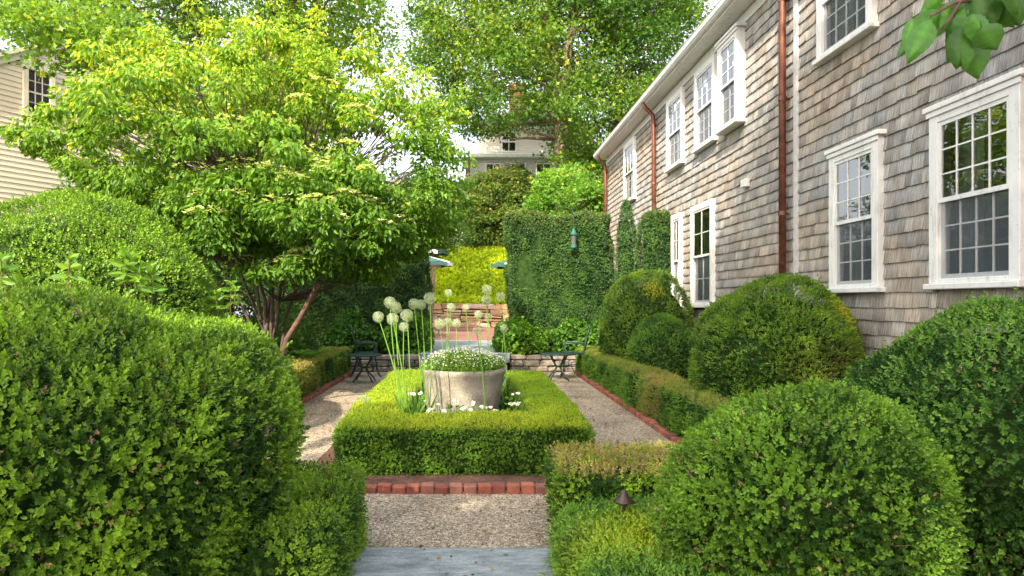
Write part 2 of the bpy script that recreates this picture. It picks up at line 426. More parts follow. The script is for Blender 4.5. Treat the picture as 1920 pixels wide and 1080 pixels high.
def ball_shrub(name, c, r, h, dens, label, cat='shrub', near=True, base=0.0, lump=.045, group=None, **kw):
    rr = r if np.isscalar(r) else sum(r) / 2
    th = thing(name, (c[0], c[1], base), label, cat, group)
    n = int(dens * (2 * math.pi * rr * h * .8 + math.pi * rr * rr * .6))
    p, nr = ball_points(c, r, h, n, lump, base=base)
    # young shoots breaking the outline
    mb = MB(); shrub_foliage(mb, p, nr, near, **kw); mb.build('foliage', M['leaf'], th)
    if near and len(p):
        tw_ = MB(); kk = [i for i in rng.choice(len(p), 90, replace=False) if nr[i] @ unit(CAM - p[i]) > -.2]
        for i in kk:
            d_ = unit(nr[i] + rng.normal(size=3) * .6); L_ = rng.uniform(.05, .12); q0 = p[i] - nr[i] * .05
            tw_.tube([q0, q0 + d_ * L_ * .55 + rng.normal(size=3) * .006, q0 + d_ * L_], [.002, .0015, .0008], 4, random.choice([(.28, .21, .13), (.20, .15, .09), (.38, .31, .2)]))
        tw_.build('dead_twigs', M['leaf'], th)['kind'] = 'stuff'
    cb = MB(); core_ball(cb, c, r, h, base, .88 - .03 * (rr < .8)); cb.build('dark_core', M['core'], th, smooth=True)  # solid dark blob closes the gaps, shade put into its colour
    return th
def boxes_points(boxes, dens, r=.08, lump=.02, bottom=False):
    P_, N_ = [], []
    sb = int(abs(boxes[0][0][0]) * 100) + 3; nz = SN(3.0, seed=sb); nz2 = SN(9, seed=sb + 1)
    for bi, (lo, hi) in enumerate(boxes):
        lo = np.array(lo, float); hi = np.array(hi, float); d = hi - lo
        for a in range(3):
            o = [k for k in range(3) if k != a]
            for s in (0, 1):
                if a == 2 and s == 0: continue
                n = int(d[o[0]] * d[o[1]] * dens)
                p = lo + rng.random((n, 3)) * d; p[:, a] = hi[a] if s else lo[a]
                q = np.clip(p, lo + r, hi - r); q[:, 2] = np.where(p[:, 2] < hi[2] - r, p[:, 2], hi[2] - r)
                e = p - q; nn = unit(e)
                p2 = q + nn * r
                inside = np.zeros(n, bool)
                for bj, (l2, h2) in enumerate(boxes):
                    if bj == bi: continue
                    l2 = np.array(l2, float) + .02; h2 = np.array(h2, float) - .02
                    l2[2] -= 9
                    inside |= np.all((p2 > l2) & (p2 < h2), 1)
                p2 = p2[~inside]; nn = nn[~inside]
                p2 = p2 + nn * (lump * nz(p2) + lump * .6 * nz2(p2))[:, None]
                P_.append(p2); N_.append(nn)
    return np.concatenate(P_), np.concatenate(N_)
def hedge(name, boxes, dens, label, near=False, base=None, r=.07, lump=.02, cat='hedge', inset=.05, **kw):
    lo = np.min([b[0] for b in boxes], 0); hi = np.max([b[1] for b in boxes], 0)
    th = thing(name, ((lo[0] + hi[0]) / 2, (lo[1] + hi[1]) / 2, lo[2]), label, cat)
    p, nr = boxes_points(boxes, dens, r, lump)
    mb = MB(); shrub_foliage(mb, p, nr, near, **kw); mb.build('foliage', M['leaf'], th)
    cb = MB()
    for i, (l, h) in enumerate(boxes):
        e = inset + .003 * i
        cb.bbox((l[0] + e, l[1] + e, l[2]), (h[0] - e, h[1] - e, h[2] - e), .05)
    cb.build('dark_core', M['core'], th)  # solid dark blocks fill the hedge in place of its shaded inside
    return th

# ------------------------------------------------------------------ ground
g = MB(); g.box((-90, -40, -.3), (90, 14.45, -.006)); struct(g.build('ground', M['soil']))
g = MB(); g.box((-2.45, -3, -.2), (2.12, 14.3, .0)); struct(g.build('gravel_path', M['gravel']))
g = MB(); g.box((-90, 14.452, -.3), (90, 30.3, .33)); struct(g.build('terrace_ground', M['soil']))
g = MB(); g.box((-4.5, 19, .2), (6.5, 29.98, .36)); struct(g.build('brick_terrace', M['paver']))
# hill behind the far wall
xs = np.linspace(-80, 80, 81); ys = np.concatenate([[30.3, 31, 32, 33, 34, 35, 36, 38, 42, 48, 60, 90, 200, 900]])
X, Y = np.meshgrid(xs, ys); hz = np.interp(Y, [30.3, 31, 35, 36, 39, 42, 60, 200, 900], [1.32, 1.6, 4.1, 4.25, 4.7, 5.0, 5.2, 5.4, 5.4]) 
hz = hz + .15 * np.sin(X * .3) * (Y > 31)
v = np.stack([X, Y, hz], 2).reshape(-1, 3); nx = len(xs)
q = [[j * nx + i, j * nx + i + 1, (j + 1) * nx + i + 1, (j + 1) * nx + i] for j in range(len(ys) - 1) for i in range(nx - 1)]
g = MB(); g.add(v, q); struct(g.build('hillside', plain('grass_soil', (.05, .09, .02), .95, var=.4, scale=8)))
# pebbles lying loose
peb = MB(); n = 52000
pp = np.stack([rng.uniform(-2.4, 2.1, n), 3.9 + 7.5 * rng.random(n) ** 1.7, np.zeros(n)], 1)
ok = ~((np.abs(pp[:, 0] + .1) < 1.05) & (pp[:, 1] > 5.3) & (pp[:, 1] < 10.1)); pp = pp[ok]; n = len(pp)
pv = np.array([[1, 0, 0], [0, 1, 0], [-1, 0, 0], [0, -1, 0], [0, 0, .8], [0, 0, -.4]]) * .0055
pf = np.array([[0, 1, 4], [1, 2, 4], [2, 3, 4], [3, 0, 4]])
a = rng.uniform(0, 6.28, n); sc = rng.uniform(.45, 1.35, (n, 2))
c_, s_ = np.cos(a), np.sin(a)
vx = pv[None, :, 0] * sc[:, :1]; vy = pv[None, :, 1] * sc[:, 1:]
V = np.stack([vx * c_[:, None] - vy * s_[:, None] + pp[:, :1], vx * s_[:, None] + vy * c_[:, None] + pp[:, 1:2], pv[None, :, 2] * sc[:, :1] + .001 + 0 * vx], 2)
pc = pick([(.09, .07, .05), (.235, .19, .14), (.36, .30, .225), (.60, .53, .43), (.24, .16, .10)], n, [.2, .3, .27, .13, .1])
peb.add(V.reshape(-1, 3), None, (pf[None] + (np.arange(n) * 6)[:, None, None]).reshape(-1, 3), np.repeat(pc, 6, 0))
tag(peb.build('loose_gravel', attrmat('pebble', .8, bd=.0005)), 'loose brown and grey pea gravel covering the garden paths', 'gravel', kind='stuff')

# fallen leaves
lt = MB(); n = 2400
lp_ = np.stack([rng.uniform(-2.4, 2.1, n), 2.6 + 11 * rng.random(n) ** 1.3, np.full(n, .012)], 1)
lp_ = lp_[~((np.abs(lp_[:, 0] + .1) < 1.05) & (lp_[:, 1] > 5.3) & (lp_[:, 1] < 10.1))]; lp_[lp_[:, 1] < 4, 2] = .028; n = len(lp_)
scatter(lt, lp_, np.concatenate([unit(rng.normal(size=(n, 2))), np.full((n, 1), .05)], 1), (*leaf(.022, .012), np.zeros(6, int)), rng.uniform(.5, 1.6, n), pick([(.20, .12, .06), (.32, .24, .10), (.14, .20, .05), (.10, .07, .04)], n, [.35, .25, .2, .2]), jit=.05, flat=True)
tag(lt.build('fallen_leaves', M['leaf']), 'small dry leaves and clippings scattered over the gravel and the stone slab', 'leaf litter', kind='stuff')

# bluestone
b = MB(); b.bbox((-.80, 2.5, -.05), (.66, 3.99, .022), .008, jit=.004)
tag(b.build('stone_step', M['blue'], org=(-.07, 3.3, 0)), 'wide blue grey stone slab at the front edge of the gravel', 'stone step')
b = MB(); b.bbox((-1.08, 14.05, .2), (-.12, 16.4, .40), .012, jit=.005)
tag(b.build('stone_slab', M['blue'], org=(-.6, 15, .3)), 'left bluestone slab of the landing behind the stone planter', 'paving slab', 'bluestone landing slabs')
b = MB(); b.bbox((-.11, 14.06, .2), (.78, 16.4, .403), .012, jit=.005)
tag(b.build('stone_slab', M['blue'], org=(.3, 15, .3)), 'right bluestone slab of the landing behind the stone planter', 'paving slab', 'bluestone landing slabs')
b = MB(); b.bbox((-1.1, 16.42, .2), (.8, 19.0, .395), .012, jit=.005)
tag(b.build('stone_slab', M['blue'], org=(0, 17, .3)), 'far bluestone slab of the landing meeting the brick terrace', 'paving slab', 'bluestone landing slabs')
b = MB(); b.bbox((-1.0, 13.62, -.02), (.7, 14.04, .19), .012, jit=.005)
tag(b.build('stone_step', M['blue'], org=(0, 13.8, 0)), 'low bluestone step up to the landing behind the planter', 'stone step')

# brick edging
def brick_run(p0, p1, label, curve=0.0, wbr=.1, hgt=.062, dep=.09, side=1):
    p0 = np.array(p0, float); p1 = np.array(p1, float); L = np.linalg.norm(p1 - p0); n = int(L / (wbr + .006)); d = (p1 - p0) / L
    nn = np.array([-d[1], d[0]]); mb = MB(); ang = math.atan2(d[1], d[0])
    for i in range(n):
        t = (i + .5) / n; o = p0 + d * L * t + nn * curve * (4 * t * (1 - t))
        h = hgt + random.uniform(-.014, .012); k = MB()
        base = np.array(random.choice([(.28, .08, .05), (.23, .065, .045), (.31, .10, .062), (.18, .065, .05), (.25, .10, .07)])) * random.uniform(.8, 1.15)
        k.bbox((-wbr / 2, -dep / 2, -.06), (wbr / 2, dep / 2, h), .008, base, jit=.003)
        v = k.v[0] @ rot_z(ang + random.uniform(-.03, .03)).T + [o[0], o[1] + random.uniform(-.006, .006), 0]
        mb.add(v, k.f4[0], k.f3[0], base)
    ob = mb.build('brick_edging', M['brick'], org=(*((p0 + p1) / 2), 0))
    return tag(ob, label, 'edging')
brick_run((-1.7, 5.22), (1.35, 5.2), 'row of red bricks on edge in front of the square clipped hedge', .0)
brick_run((2.12, 5.0), (2.12, 13.9), 'long red brick edging along the foot of the right low hedge')
brick_run((-2.44, 6.5), (-2.44, 13.9), 'long red brick edging along the foot of the left low hedge')
b = MB(); b.box((-1.4, 5.27, -.1), (1.15, 10.25, .02)); struct(b.build('planting_soil', M['soil']))

# dry stone walls
def stone_wall(x0, x1, y, z0, z1, dep, rows, cols, label, lmin=.22, lmax=.45, gap=.006, rough=.01):
    mb = MB(); zs = np.linspace(z0, z1, rows + 1); zs[1:-1] += rng.uniform(-.12, .12, rows - 1) * (z1 - z0) / rows
    for r_ in range(rows):
        x = x0
        while x < x1 - .02:
            L = min(random.uniform(lmin, lmax), x1 - x)
            if x1 - x - L < .08: L = x1 - x
            c = np.array(random.choice(cols)) * random.uniform(.8, 1.15)
            zz0, zz1 = zs[r_] + gap, zs[r_ + 1] - gap
            if random.random() < .25 and rows > 3:
                zm = (zz0 + zz1) / 2 + random.uniform(-.02, .02)
                mb.bbox((x + gap, y + random.uniform(-.02, .02), zz0), (x + L - gap, y + dep, zm - gap), .02, c, jit=rough)
                mb.bbox((x + gap, y + random.uniform(-.02, .02), zm + gap), (x + L - gap, y + dep, zz1), .02, np.array(random.choice(cols)), jit=rough)
            else:
                mb.bbox((x + gap, y + random.uniform(-.02, .02), zz0), (x + L - gap, y + dep, zz1), .02, c, jit=rough)
            x += L
    mb.box((x0 + .02, y + .06, z0), (x1 - .02, y + dep - .01, z1 - .02), (.05, .04, .035))
    return tag(mb.build('stone_wall', M['stone'], org=((x0 + x1) / 2, y, z0)), label, 'wall')
GREY = [(.19, .17, .145), (.15, .145, .14), (.23, .20, .16), (.28, .235, .18), (.12, .115, .11)]
stone_wall(-4.2, -1.09, 14.2, 0, .36, .24, 3, GREY, 'low grey stone wall behind the left chair', .2, .42)
stone_wall(.79, 3.95, 14.2, 0, .36, .24, 3, GREY, 'low grey stone wall behind the right chair', .2, .42)
stone_wall(-9, 11, 29.98, .34, 1.38, .35, 4, [(.50, .34, .17), (.46, .28, .14), (.52, .40, .25), (.38, .26, .16), (.46, .36, .27)],
           'tan fieldstone retaining wall at the foot of the bright green slope', .45, 1.3, .014, .045)

# ------------------------------------------------------------------ shingled house (right)
W = 4.0
def YW(px): return F * W / (px - VX)
def ZW(px, py): return H + (VY - py) / F * YW(px)
house = thing('shingle_house', (W, 12, 0), 'long weathered grey cedar shingle house with white windows on the right', 'house')
Y0, Y1, ZT = 1.5, 20.3, 5.72
wins = []   # y0,y1,z0,z1, cols, kind
def wspec(pl, pr, z0, z1, cols, rows, kind='g', cap=False): wins.append((YW(pr), YW(pl), z0, z1, cols, rows, kind, cap))
wspec(1752, 1925, 1.56, 3.08, 4, 3, 'g', True)
wspec(1562, 1655, 1.55, 3.08, 3, 3, 'g', True)
wspec(1299, 1340, 1.36, 3.17, 2, 2)
wspec(1262, 1279, 1.36, 3.17, 2, 2)
wspec(1538, 1643, 4.17, 5.52, 4, 3)
wspec(1358, 1396, 4.10, 5.50, 2, 3, 'box', True)
wspec(1306, 1344, 4.10, 5.52, 3, 3)
wspec(1253, 1283, 4.08, 5.52, 3, 3)
wspec(1172, 1192, 3.98, 5.52, 3, 3)
holes = [(a + .03, b_ - .03, c + .03, d - .03) for a, b_, c, d, *_ in wins]
def in_hole(y, z, m=0): return any(a - m < y < b_ + m and c - m < z < d + m for a, b_, c, d in holes)
# backing wall with openings
yb = sorted({Y0, Y1, *[h[0] for h in holes], *[h[1] for h in holes]}); zb = sorted({-.1, ZT, *[h[2] for h in holes], *[h[3] for h in holes]})
bw = MB()
for i in range(len(yb) - 1):
    for j in range(len(zb) - 1):
        if not in_hole((yb[i] + yb[i + 1]) / 2, (zb[j] + zb[j + 1]) / 2):
            bw.box((W + .03, yb[i], zb[j]), (W + .12, yb[i + 1], zb[j + 1]))
bw.box((W + .12, Y0, -.1), (W + 9, Y0 + .1, 5.6)); bw.box((W + .12, Y1 - .1, -.1), (W + 9, Y1, 5.6)); bw.box((W + 9, Y0, -.1), (W + 9.1, Y1, 5.6))
bw.box((W + .12, Y0 + .1, 2.9), (W + 9, Y1 - .1, 3.0)); bw.box((W + 1.6, Y0 + .1, 0), (W + 1.65, Y1 - .1, 5.6))
bw.build('wall', M['dark'], house)
sh = MB(); ex = .1385; z = .02; row = 0
shn = SN(1.3)
while z < 5.55:
    y = Y0 + random.uniform(0, .1)
    wob = SN(1.2)
    while y < Y1:
        wd = random.choice([.09, .11, .13, .15, .18, .21]) * random.uniform(.9, 1.1)
        wd = min(wd, Y1 - y)
        a, b_ = y + .0007, y + wd - .0007
        zb_ = z + float(wob(np.array([[0, y, row * .3]]))[0]) * .006 + random.uniform(-.006, .006) * (1.8 if random.random() < .12 else .8); zt = z + ex + .05
        segs = [(a, b_)]
        for (h0, h1, g0, g1) in holes:
            ns = []
            for (s0, s1) in segs:
                if s1 <= h0 or s0 >= h1 or zt - .05 <= g0 + .005 or zb_ >= g1: ns.append((s0, s1)); continue
                if s0 < h0: ns.append((s0, h0))
                if s1 > h1: ns.append((h1, s1))
            segs = ns
        hv = float(shn(np.array([[0, y, z]]))[0])
        t = np.clip(.35 + .25 * hv + random.gauss(0, .22), 0, 1)
        c = np.array((.37, .375, .37)) * (1 - t) + np.array((.37, .325, .27)) * t
        c = c * random.uniform(.78, 1.14)
        for (s0, s1) in segs:
            if s1 - s0 < .006: continue
            th_ = .024 + random.uniform(-.003, .008)
            tl, tr = random.uniform(-.004, .004), random.uniform(-.004, .004)
            xo = W + .03; wl, wr = random.uniform(.42, 1.0), random.uniform(.42, 1.0)
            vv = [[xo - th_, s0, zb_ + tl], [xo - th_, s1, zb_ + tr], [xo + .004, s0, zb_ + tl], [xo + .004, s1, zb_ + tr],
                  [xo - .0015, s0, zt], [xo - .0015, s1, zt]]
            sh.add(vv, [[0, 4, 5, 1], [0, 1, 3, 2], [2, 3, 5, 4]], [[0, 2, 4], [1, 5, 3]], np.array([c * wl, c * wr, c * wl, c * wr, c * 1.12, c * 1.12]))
        y += wd
    z += ex; row += 1
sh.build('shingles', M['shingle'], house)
# trim
t_ = MB(); t_.box((W - .005, Y0, 5.555), (W + .025, Y1, 5.70)); t_.box((W - .28, Y0 - .2, 5.72), (W + .03, Y1 + .15, 5.74))
t_.box((W - .25, Y0 - .2, 5.742), (W - .235, Y1 + .15, 5.90)); t_.build('eave_board', M['white'], house)
t_ = MB()
gp = [(-.25, 5.75), (-.33, 5.76), (-.36, 5.80), (-.365, 5.86), (-.375, 5.875), (-.355, 5.875), (-.35, 5.80), (-.32, 5.77), (-.25, 5.76)]
ng = len(gp); vv = [[W + x_, yy, z_] for yy in (Y0 - .2, Y1 + .15) for x_, z_ in gp]
t_.add(vv, [[i, (i + 1) % ng, ng + (i + 1) % ng, ng + i] for i in range(ng)]); t_.build('gutter', M['white'], house)
t_ = MB(); t_.bbox((W - .012, YW(1496), 0), (W + .02, YW(1489), 5.55), .004); t_.build('corner_board', plain('weathered_white', (.5, .5, .49), .6), house)
t_ = MB(); t_.bbox((W - .02, Y1 - .1, 0), (W + .03, Y1 + .02, 5.55), .004); t_.build('corner_board', M['white'], house)
rf = MB()
v = [[W - .3, Y0 - .25, 5.9], [W - .3, Y1 + .2, 5.9], [W + 4.6, Y1 + .2, 9.3], [W + 4.6, Y0 - .25, 9.3], [W + 9.4, Y0 - .25, 5.9], [W + 9.4, Y1 + .2, 5.9]]
v2 = [[a, b_, c - .08] for a, b_, c in v]
rf.add(v + v2, [[0, 1, 2, 3], [3, 2, 5, 4], [6, 9, 8, 7], [9, 10, 11, 8], [0, 6, 7, 1]]); rf.build('roof', M['slate'], house)
for yg in (Y0 + .05, Y1 - .05):
    t_ = MB(); t_.add([[W + .1, yg, 5.6], [W + 9, yg, 5.6], [W + 4.6, yg, 9.2]], None, [[0, 1, 2]], (.33, .31, .30)); t_.build('gable', M['shingle'], house)
def downpipe(px, zb_):
    y = YW(px); x = W - .075; m_ = MB()
    m_.tube([[x, y, zb_], [x, y, 5.35], [x - .02, y, 5.5], [x - .2, y, 5.68], [x - .22, y, 5.78]], .045, 12)
    d = m_.build('downpipe', M['copper'], house, smooth=True)
    for zz in (1.1, 2.55, 4.0, 5.25):
        b2 = MB(); b2.tube([[x, y, zz], [x, y, zz + .05]], .053, 12); b2.box((x, y - .012, zz + .01), (W + .01, y + .012, zz + .035))
        b2.build('bracket', M['copper'], d)
downpipe(1478, .1); downpipe(1232, .1); downpipe(1140, .1)
vb = MB(); yy = YW(1401); zz = ZW(1401, 345)
vb.bbox((W - .07, yy - .08, zz - .05), (W + .01, yy + .08, zz + .07), .01); vb.build('vent_cover', M['white'], house)
def window(y0, y1, z0, z1, cols, rows, kind, cap):
    cw = .105; proud = .05 if kind != 'box' else .115
    x0 = W - proud; x1 = W + .07
    m_ = MB()
    m_.bbox((x0, y0, z0 + .05), (x1, y0 + cw, z1), .004); m_.bbox((x0, y1 - cw, z0 + .05), (x1, y1, z1), .004)
    m_.bbox((x0 + .002, y0 + cw, z1 - cw), (x1, y1 - cw, z1), .004); m_.bbox((x0 + .002, y0 + cw, z0 + .05), (x1, y1 - cw, z0 + .09), .004)
    wn = m_.build('window', M['white'], house)
    s = MB(); s.bbox((x0 - .035, y0 - .03, z0), (x1, y1 + .03, z0 + .049), .006); s.build('sill', M['white'], wn)
    if cap:
        s = MB(); s.bbox((x0 - .03, y0 - .045, z1 + .002), (W + .03, y1 + .045, z1 + .05), .006); s.bbox((x0 - .015, y0 - .02, z1 - .045), (x0 - .001, y1 + .02, z1), .003)
        s.build('head_cap', M['white'], wn)
    iy0, iy1, iz0, iz1 = y0 + cw, y1 - cw, z0 + .09, z1 - cw
    zm = (iz0 + iz1) / 2
    for (a, b_, xs_, nm) in ((zm - .02, iz1, x0 + .012, 'upper_sash'), (iz0, zm + .02, x0 + .042, 'lower_sash')):
        s = MB(); f = .032; d = .026
        s.box((xs_, iy0, a), (xs_ + d, iy0 + f, b_)); s.box((xs_, iy1 - f, a), (xs_ + d, iy1, b_))
        s.box((xs_ + .001, iy0 + f, a), (xs_ + d, iy1 - f, a + f + .006)); s.box((xs_ + .001, iy0 + f, b_ - f), (xs_ + d, iy1 - f, b_))
        for i in range(1, cols):
            yy = iy0 + f + (iy1 - iy0 - 2 * f) * i / cols; s.box((xs_ + .005, yy - .0065, a + f), (xs_ + .02, yy + .0065, b_ - f))
        for i in range(1, rows):
            zz = a + f + (b_ - a - 2 * f) * i / rows; s.box((xs_ + .006, iy0 + f, zz - .0065), (xs_ + .019, iy1 - f, zz + .0065))
        s.build(nm, M['white'], wn)
        s = MB(); xp = xs_ + .0125
        s.add([[xp, iy0 + f, a + f], [xp, iy1 - f, a + f], [xp, iy1 - f, b_ - f], [xp, iy0 + f, b_ - f]], [[0, 3, 2, 1]])
        s.build('pane', M['glass'], wn)
        if nm == 'lower_sash':
            s = MB(); xq = xs_ - .006
            s.add([[xq, iy0, a], [xq, iy1, a], [xq, iy1, b_], [xq, iy0, b_]], [[0, 3, 2, 1]]); s.build('insect_screen', M['screen'], wn)
    # curtains
    s = MB(); xc = W + .16; wdt = (iy1 - iy0)
    for (ya, yb_) in ((iy0 - .05, iy0 + .27 * wdt), (iy1 - .33 * wdt, iy1 + .05)):
        k = 14; ys_ = np.linspace(ya, yb_, k); xo = xc + .02 * np.sin(np.arange(k) * 1.9)
        vv = [[xo[i], ys_[i], zz] for zz in (iz0 - .05, iz1 + .05) for i in range(k)]
        s.add(vv, [[i, i + 1, k + i + 1, k + i] for i in range(k - 1)])
    s.build('curtain', M['curtain'], wn)
for a in wins: window(*a)

# ------------------------------------------------------------------ cream clapboard house (left)
LA = np.array([-10.0, 14.46, 0.0])
lh = thing('clapboard_house', LA, 'cream clapboard gable wall behind the flowering tree on the far left', 'house')
cream = plain('cream_trim', (.62, .56, .44), .5, var=.04)
XL, ya_ = LA[0], LA[1]
m_ = MB(); yl0, yl1, pk = ya_ - 3.4, ya_ + 6.4, ya_ + 1.5; zr = lambda y: 6.56 + .58 * (min(y, 2 * pk - y) - ya_)
wy0, wy1, wz0, wz1 = ya_ + .46, ya_ + 1.12, 5.52, 6.66
z = 0.0
while z < zr(pk):
    zt = z + .115
    a = max(yl0, ya_ + (zt - 6.56) / .58); b_ = 2 * pk - a
    c = np.array((.66, .58, .44)) * random.uniform(.95, 1.03)
    segs = [(a, b_)]
    if zt > wz0 and z < wz1: segs = [(a, wy0), (wy1, b_)]
    for s0, s1 in segs:
        if s1 > s0: m_.add([[XL + .02, s0, z], [XL + .02, s1, z], [XL, s0, z], [XL, s1, z], [XL + .004, s0, zt], [XL + .004, s1, zt]], [[0, 1, 5, 4], [0, 2, 3, 1]], col=c)
    z = zt
m_.box((XL - 7, yl0, 0), (XL - .01, yl0 + .1, zr(yl0)), (.66, .58, .44)); m_.box((XL - 7, yl1 - .1, 0), (XL - .01, yl1, zr(yl1)), (.66, .58, .44))
m_.build('wall', M['clap'], lh)
m_ = MB()
for s in (-1, 1):
    yb_ = pk + s * 5.2; za = zr(yb_) + .06
    for (xa, xb, h0, h1) in ((XL - 7, XL + .12, .03, .11), (XL, XL + .06, -.13, .028)):
        vv = [[x, y_, z_ + h] for x in (xa, xb) for y_, z_ in ((yb_, za), (pk, zr(pk) + .06)) for h in (h0, h1)]
        m_.add(vv, [[0, 1, 3, 2], [4, 6, 7, 5], [0, 4, 5, 1], [2, 3, 7, 6], [1, 5, 7, 3], [0, 2, 6, 4]])
m_.build('roof', cream, lh)
m_ = MB(); m_.box((XL - 1.3, ya_ - .9, 5.5), (XL - .55, ya_ - .1, 7.35), (.55, .33, .26)); m_.build('chimney', M['brick'], lh)
wm = MB(); cw = .10
wm.bbox((XL - .02, wy0 - .02, wz0), (XL + .06, wy0 + cw, wz1)); wm.bbox((XL - .02, wy1 - cw, wz0), (XL + .06, wy1 + .02, wz1)); wm.bbox((XL - .02, wy0 + cw, wz1 - cw), (XL + .058, wy1 - cw, wz1)); wm.bbox((XL - .02, wy0 + cw, wz0), (XL + .058, wy1 - cw, wz0 + .1))
wn = wm.build('window', cream, lh)
s_ = MB()
for i in range(1, 3): y_ = wy0 + cw + (wy1 - wy0 - 2 * cw) * i / 3; s_.box((XL + .0, y_ - .008, wz0 + .1), (XL + .03, y_ + .008, wz1 - cw))
for i in range(1, 4): z_ = wz0 + .1 + (wz1 - wz0 - .2) * i / 4; s_.box((XL + .001, wy0 + cw, z_ - (.03 if i == 2 else .008)), (XL + .029, wy1 - cw, z_ + .008))
s_.build('sash', cream, wn)
s_ = MB(); s_.add([[XL + .01, wy0, wz0], [XL + .01, wy1, wz0], [XL + .01, wy1, wz1], [XL + .01, wy0, wz1]], [[0, 1, 2, 3]]); s_.build('pane', M['glass_dim'], wn)
s_ = MB(); s_.box((XL - .5, wy0 - .3, wz0 - .3), (XL - .4, wy1 + .3, wz1 + .3)); s_.build('dark_backing', M['dark'], wn)  # dark panel behind the pane stands for the unlit room
lh.rotation_euler[2] = R(-28)

# ------------------------------------------------------------------ far house on the hill
fy = 38.0; fh = thing('hill_house', (3.5, fy, 4), 'large pale grey house with brick chimney on the hill behind the trees', 'house')
def clap_front(m_, x0, x1, y, z0, z1, col, wins_=()):
    z = z0
    while z < z1 - .01:
        zt = min(z1, z + .14); segs = [(x0, x1)]
        for (a, b_, c, d) in wins_:
            if zt > c and z < d: segs = [q_ for s0, s1 in segs for q_ in ((s0, min(s1, a)), (max(s0, b_), s1)) if q_[1] > q_[0]]
        for s0, s1 in segs: m_.add([[s0, y - .02, z], [s1, y - .02, z], [s1, y, zt], [s0, y, zt], [s0, y, z], [s1, y, z]], [[0, 1, 2, 3], [0, 4, 5, 1]], col=col)
        z = zt
fw = [(-.1 + 1.55 * i + .55, -.1 + 1.55 * i + 1.35, 7.2, 9.0) for i in range(5)] + [(-.1 + 1.55 * i + .55, -.1 + 1.55 * i + 1.35, 4.6, 6.3) for i in range(5)]
uw = [(1.45, 2.25, 9.95, 11.1), (4.6, 5.4, 9.95, 11.1)]
m_ = MB(); clap_front(m_, -.3, 7.8, fy, 3.8, 9.5, (.50, .50, .50), fw); m_.box((-.3, fy + .02, 3.8), (-.2, fy + 9, 9.5), (.5, .5, .5)); m_.box((7.7, fy + .02, 3.8), (7.8, fy + 9, 9.5), (.5, .5, .5))
clap_front(m_, .4, 7.1, fy + .6, 9.6, 11.3, (.68, .64, .55), uw); m_.box((.4, fy + .62, 9.6), (.5, fy + 8, 11.3), (.68, .64, .55)); m_.box((7.0, fy + .62, 9.6), (7.1, fy + 8, 11.3), (.68, .64, .55))
m_.build('wall', M['clap'], fh)
m_ = MB(); m_.bbox((-.7, fy - .4, 9.35), (8.2, fy + 9, 9.6), .03); m_.bbox((.0, fy + .3, 11.3), (7.5, fy + 8.3, 11.45), .03)
for x in (-.3, 7.68): m_.bbox((x, fy - .06, 3.8), (x + .14, fy - .022, 9.35), .01)
m_.build('cornice', M['white'], fh)
m_ = MB(); m_.add([[.0, fy + .3, 11.46], [7.5, fy + .3, 11.46], [7.5, fy + 8.3, 11.46], [0, fy + 8.3, 11.46], [2.4, fy + 4, 13.4], [5.1, fy + 4, 13.4]], [[0, 1, 5, 4], [2, 3, 4, 5]], [[1, 2, 5], [3, 0, 4]])
m_.build('roof', M['slate'], fh)
m_ = MB(); m_.box((2.0, fy + 2, 11.5), (2.95, fy + 3, 14.5), (.50, .22, .13)); m_.box((1.93, fy + 1.93, 14.5), (3.02, fy + 3.07, 14.65), (.45, .2, .12)); m_.build('chimney', M['brick'], fh)
for (a, b_, c, d) in fw + uw:
    y = fy if c < 9.5 else fy + .6
    m_ = MB(); m_.box((a - .08, y - .05, c - .08), (a, y, d + .08)); m_.box((b_, y - .05, c - .08), (b_ + .08, y, d + .08)); m_.box((a, y - .049, d), (b_, y, d + .08)); m_.box((a, y - .049, c - .08), (b_, y, c)); m_.box((a, y - .03, (c + d) / 2 - .04), (b_, y, (c + d) / 2 + .04)); m_.box(((a + b_) / 2 - .02, y - .029, c), ((a + b_) / 2 + .02, y - .001, d))
    wn = m_.build('window', M['white'], fh)
    m_ = MB(); m_.add([[a, y, c], [b_, y, c], [b_, y, d], [a, y, d]], [[0, 1, 2, 3]]); m_.build('pane', M['glass'], wn)
    m_ = MB(); m_.box((a - .2, y + .4, c - .2), (b_ + .2, y + .45, d + .2)); m_.build('dark_backing', M['dark'], wn)  # dark slab painted in place of an unlit room
m_ = MB(); m_.bbox((-.85, fy - .5, 3.8), (-.55, fy - .2, 9.35), .02, (.2, .15, .12)); m_.build('porch_post', plain('dark_post', (.09, .06, .05)), fh)

fh.location = (3.95, 42, 4.95)

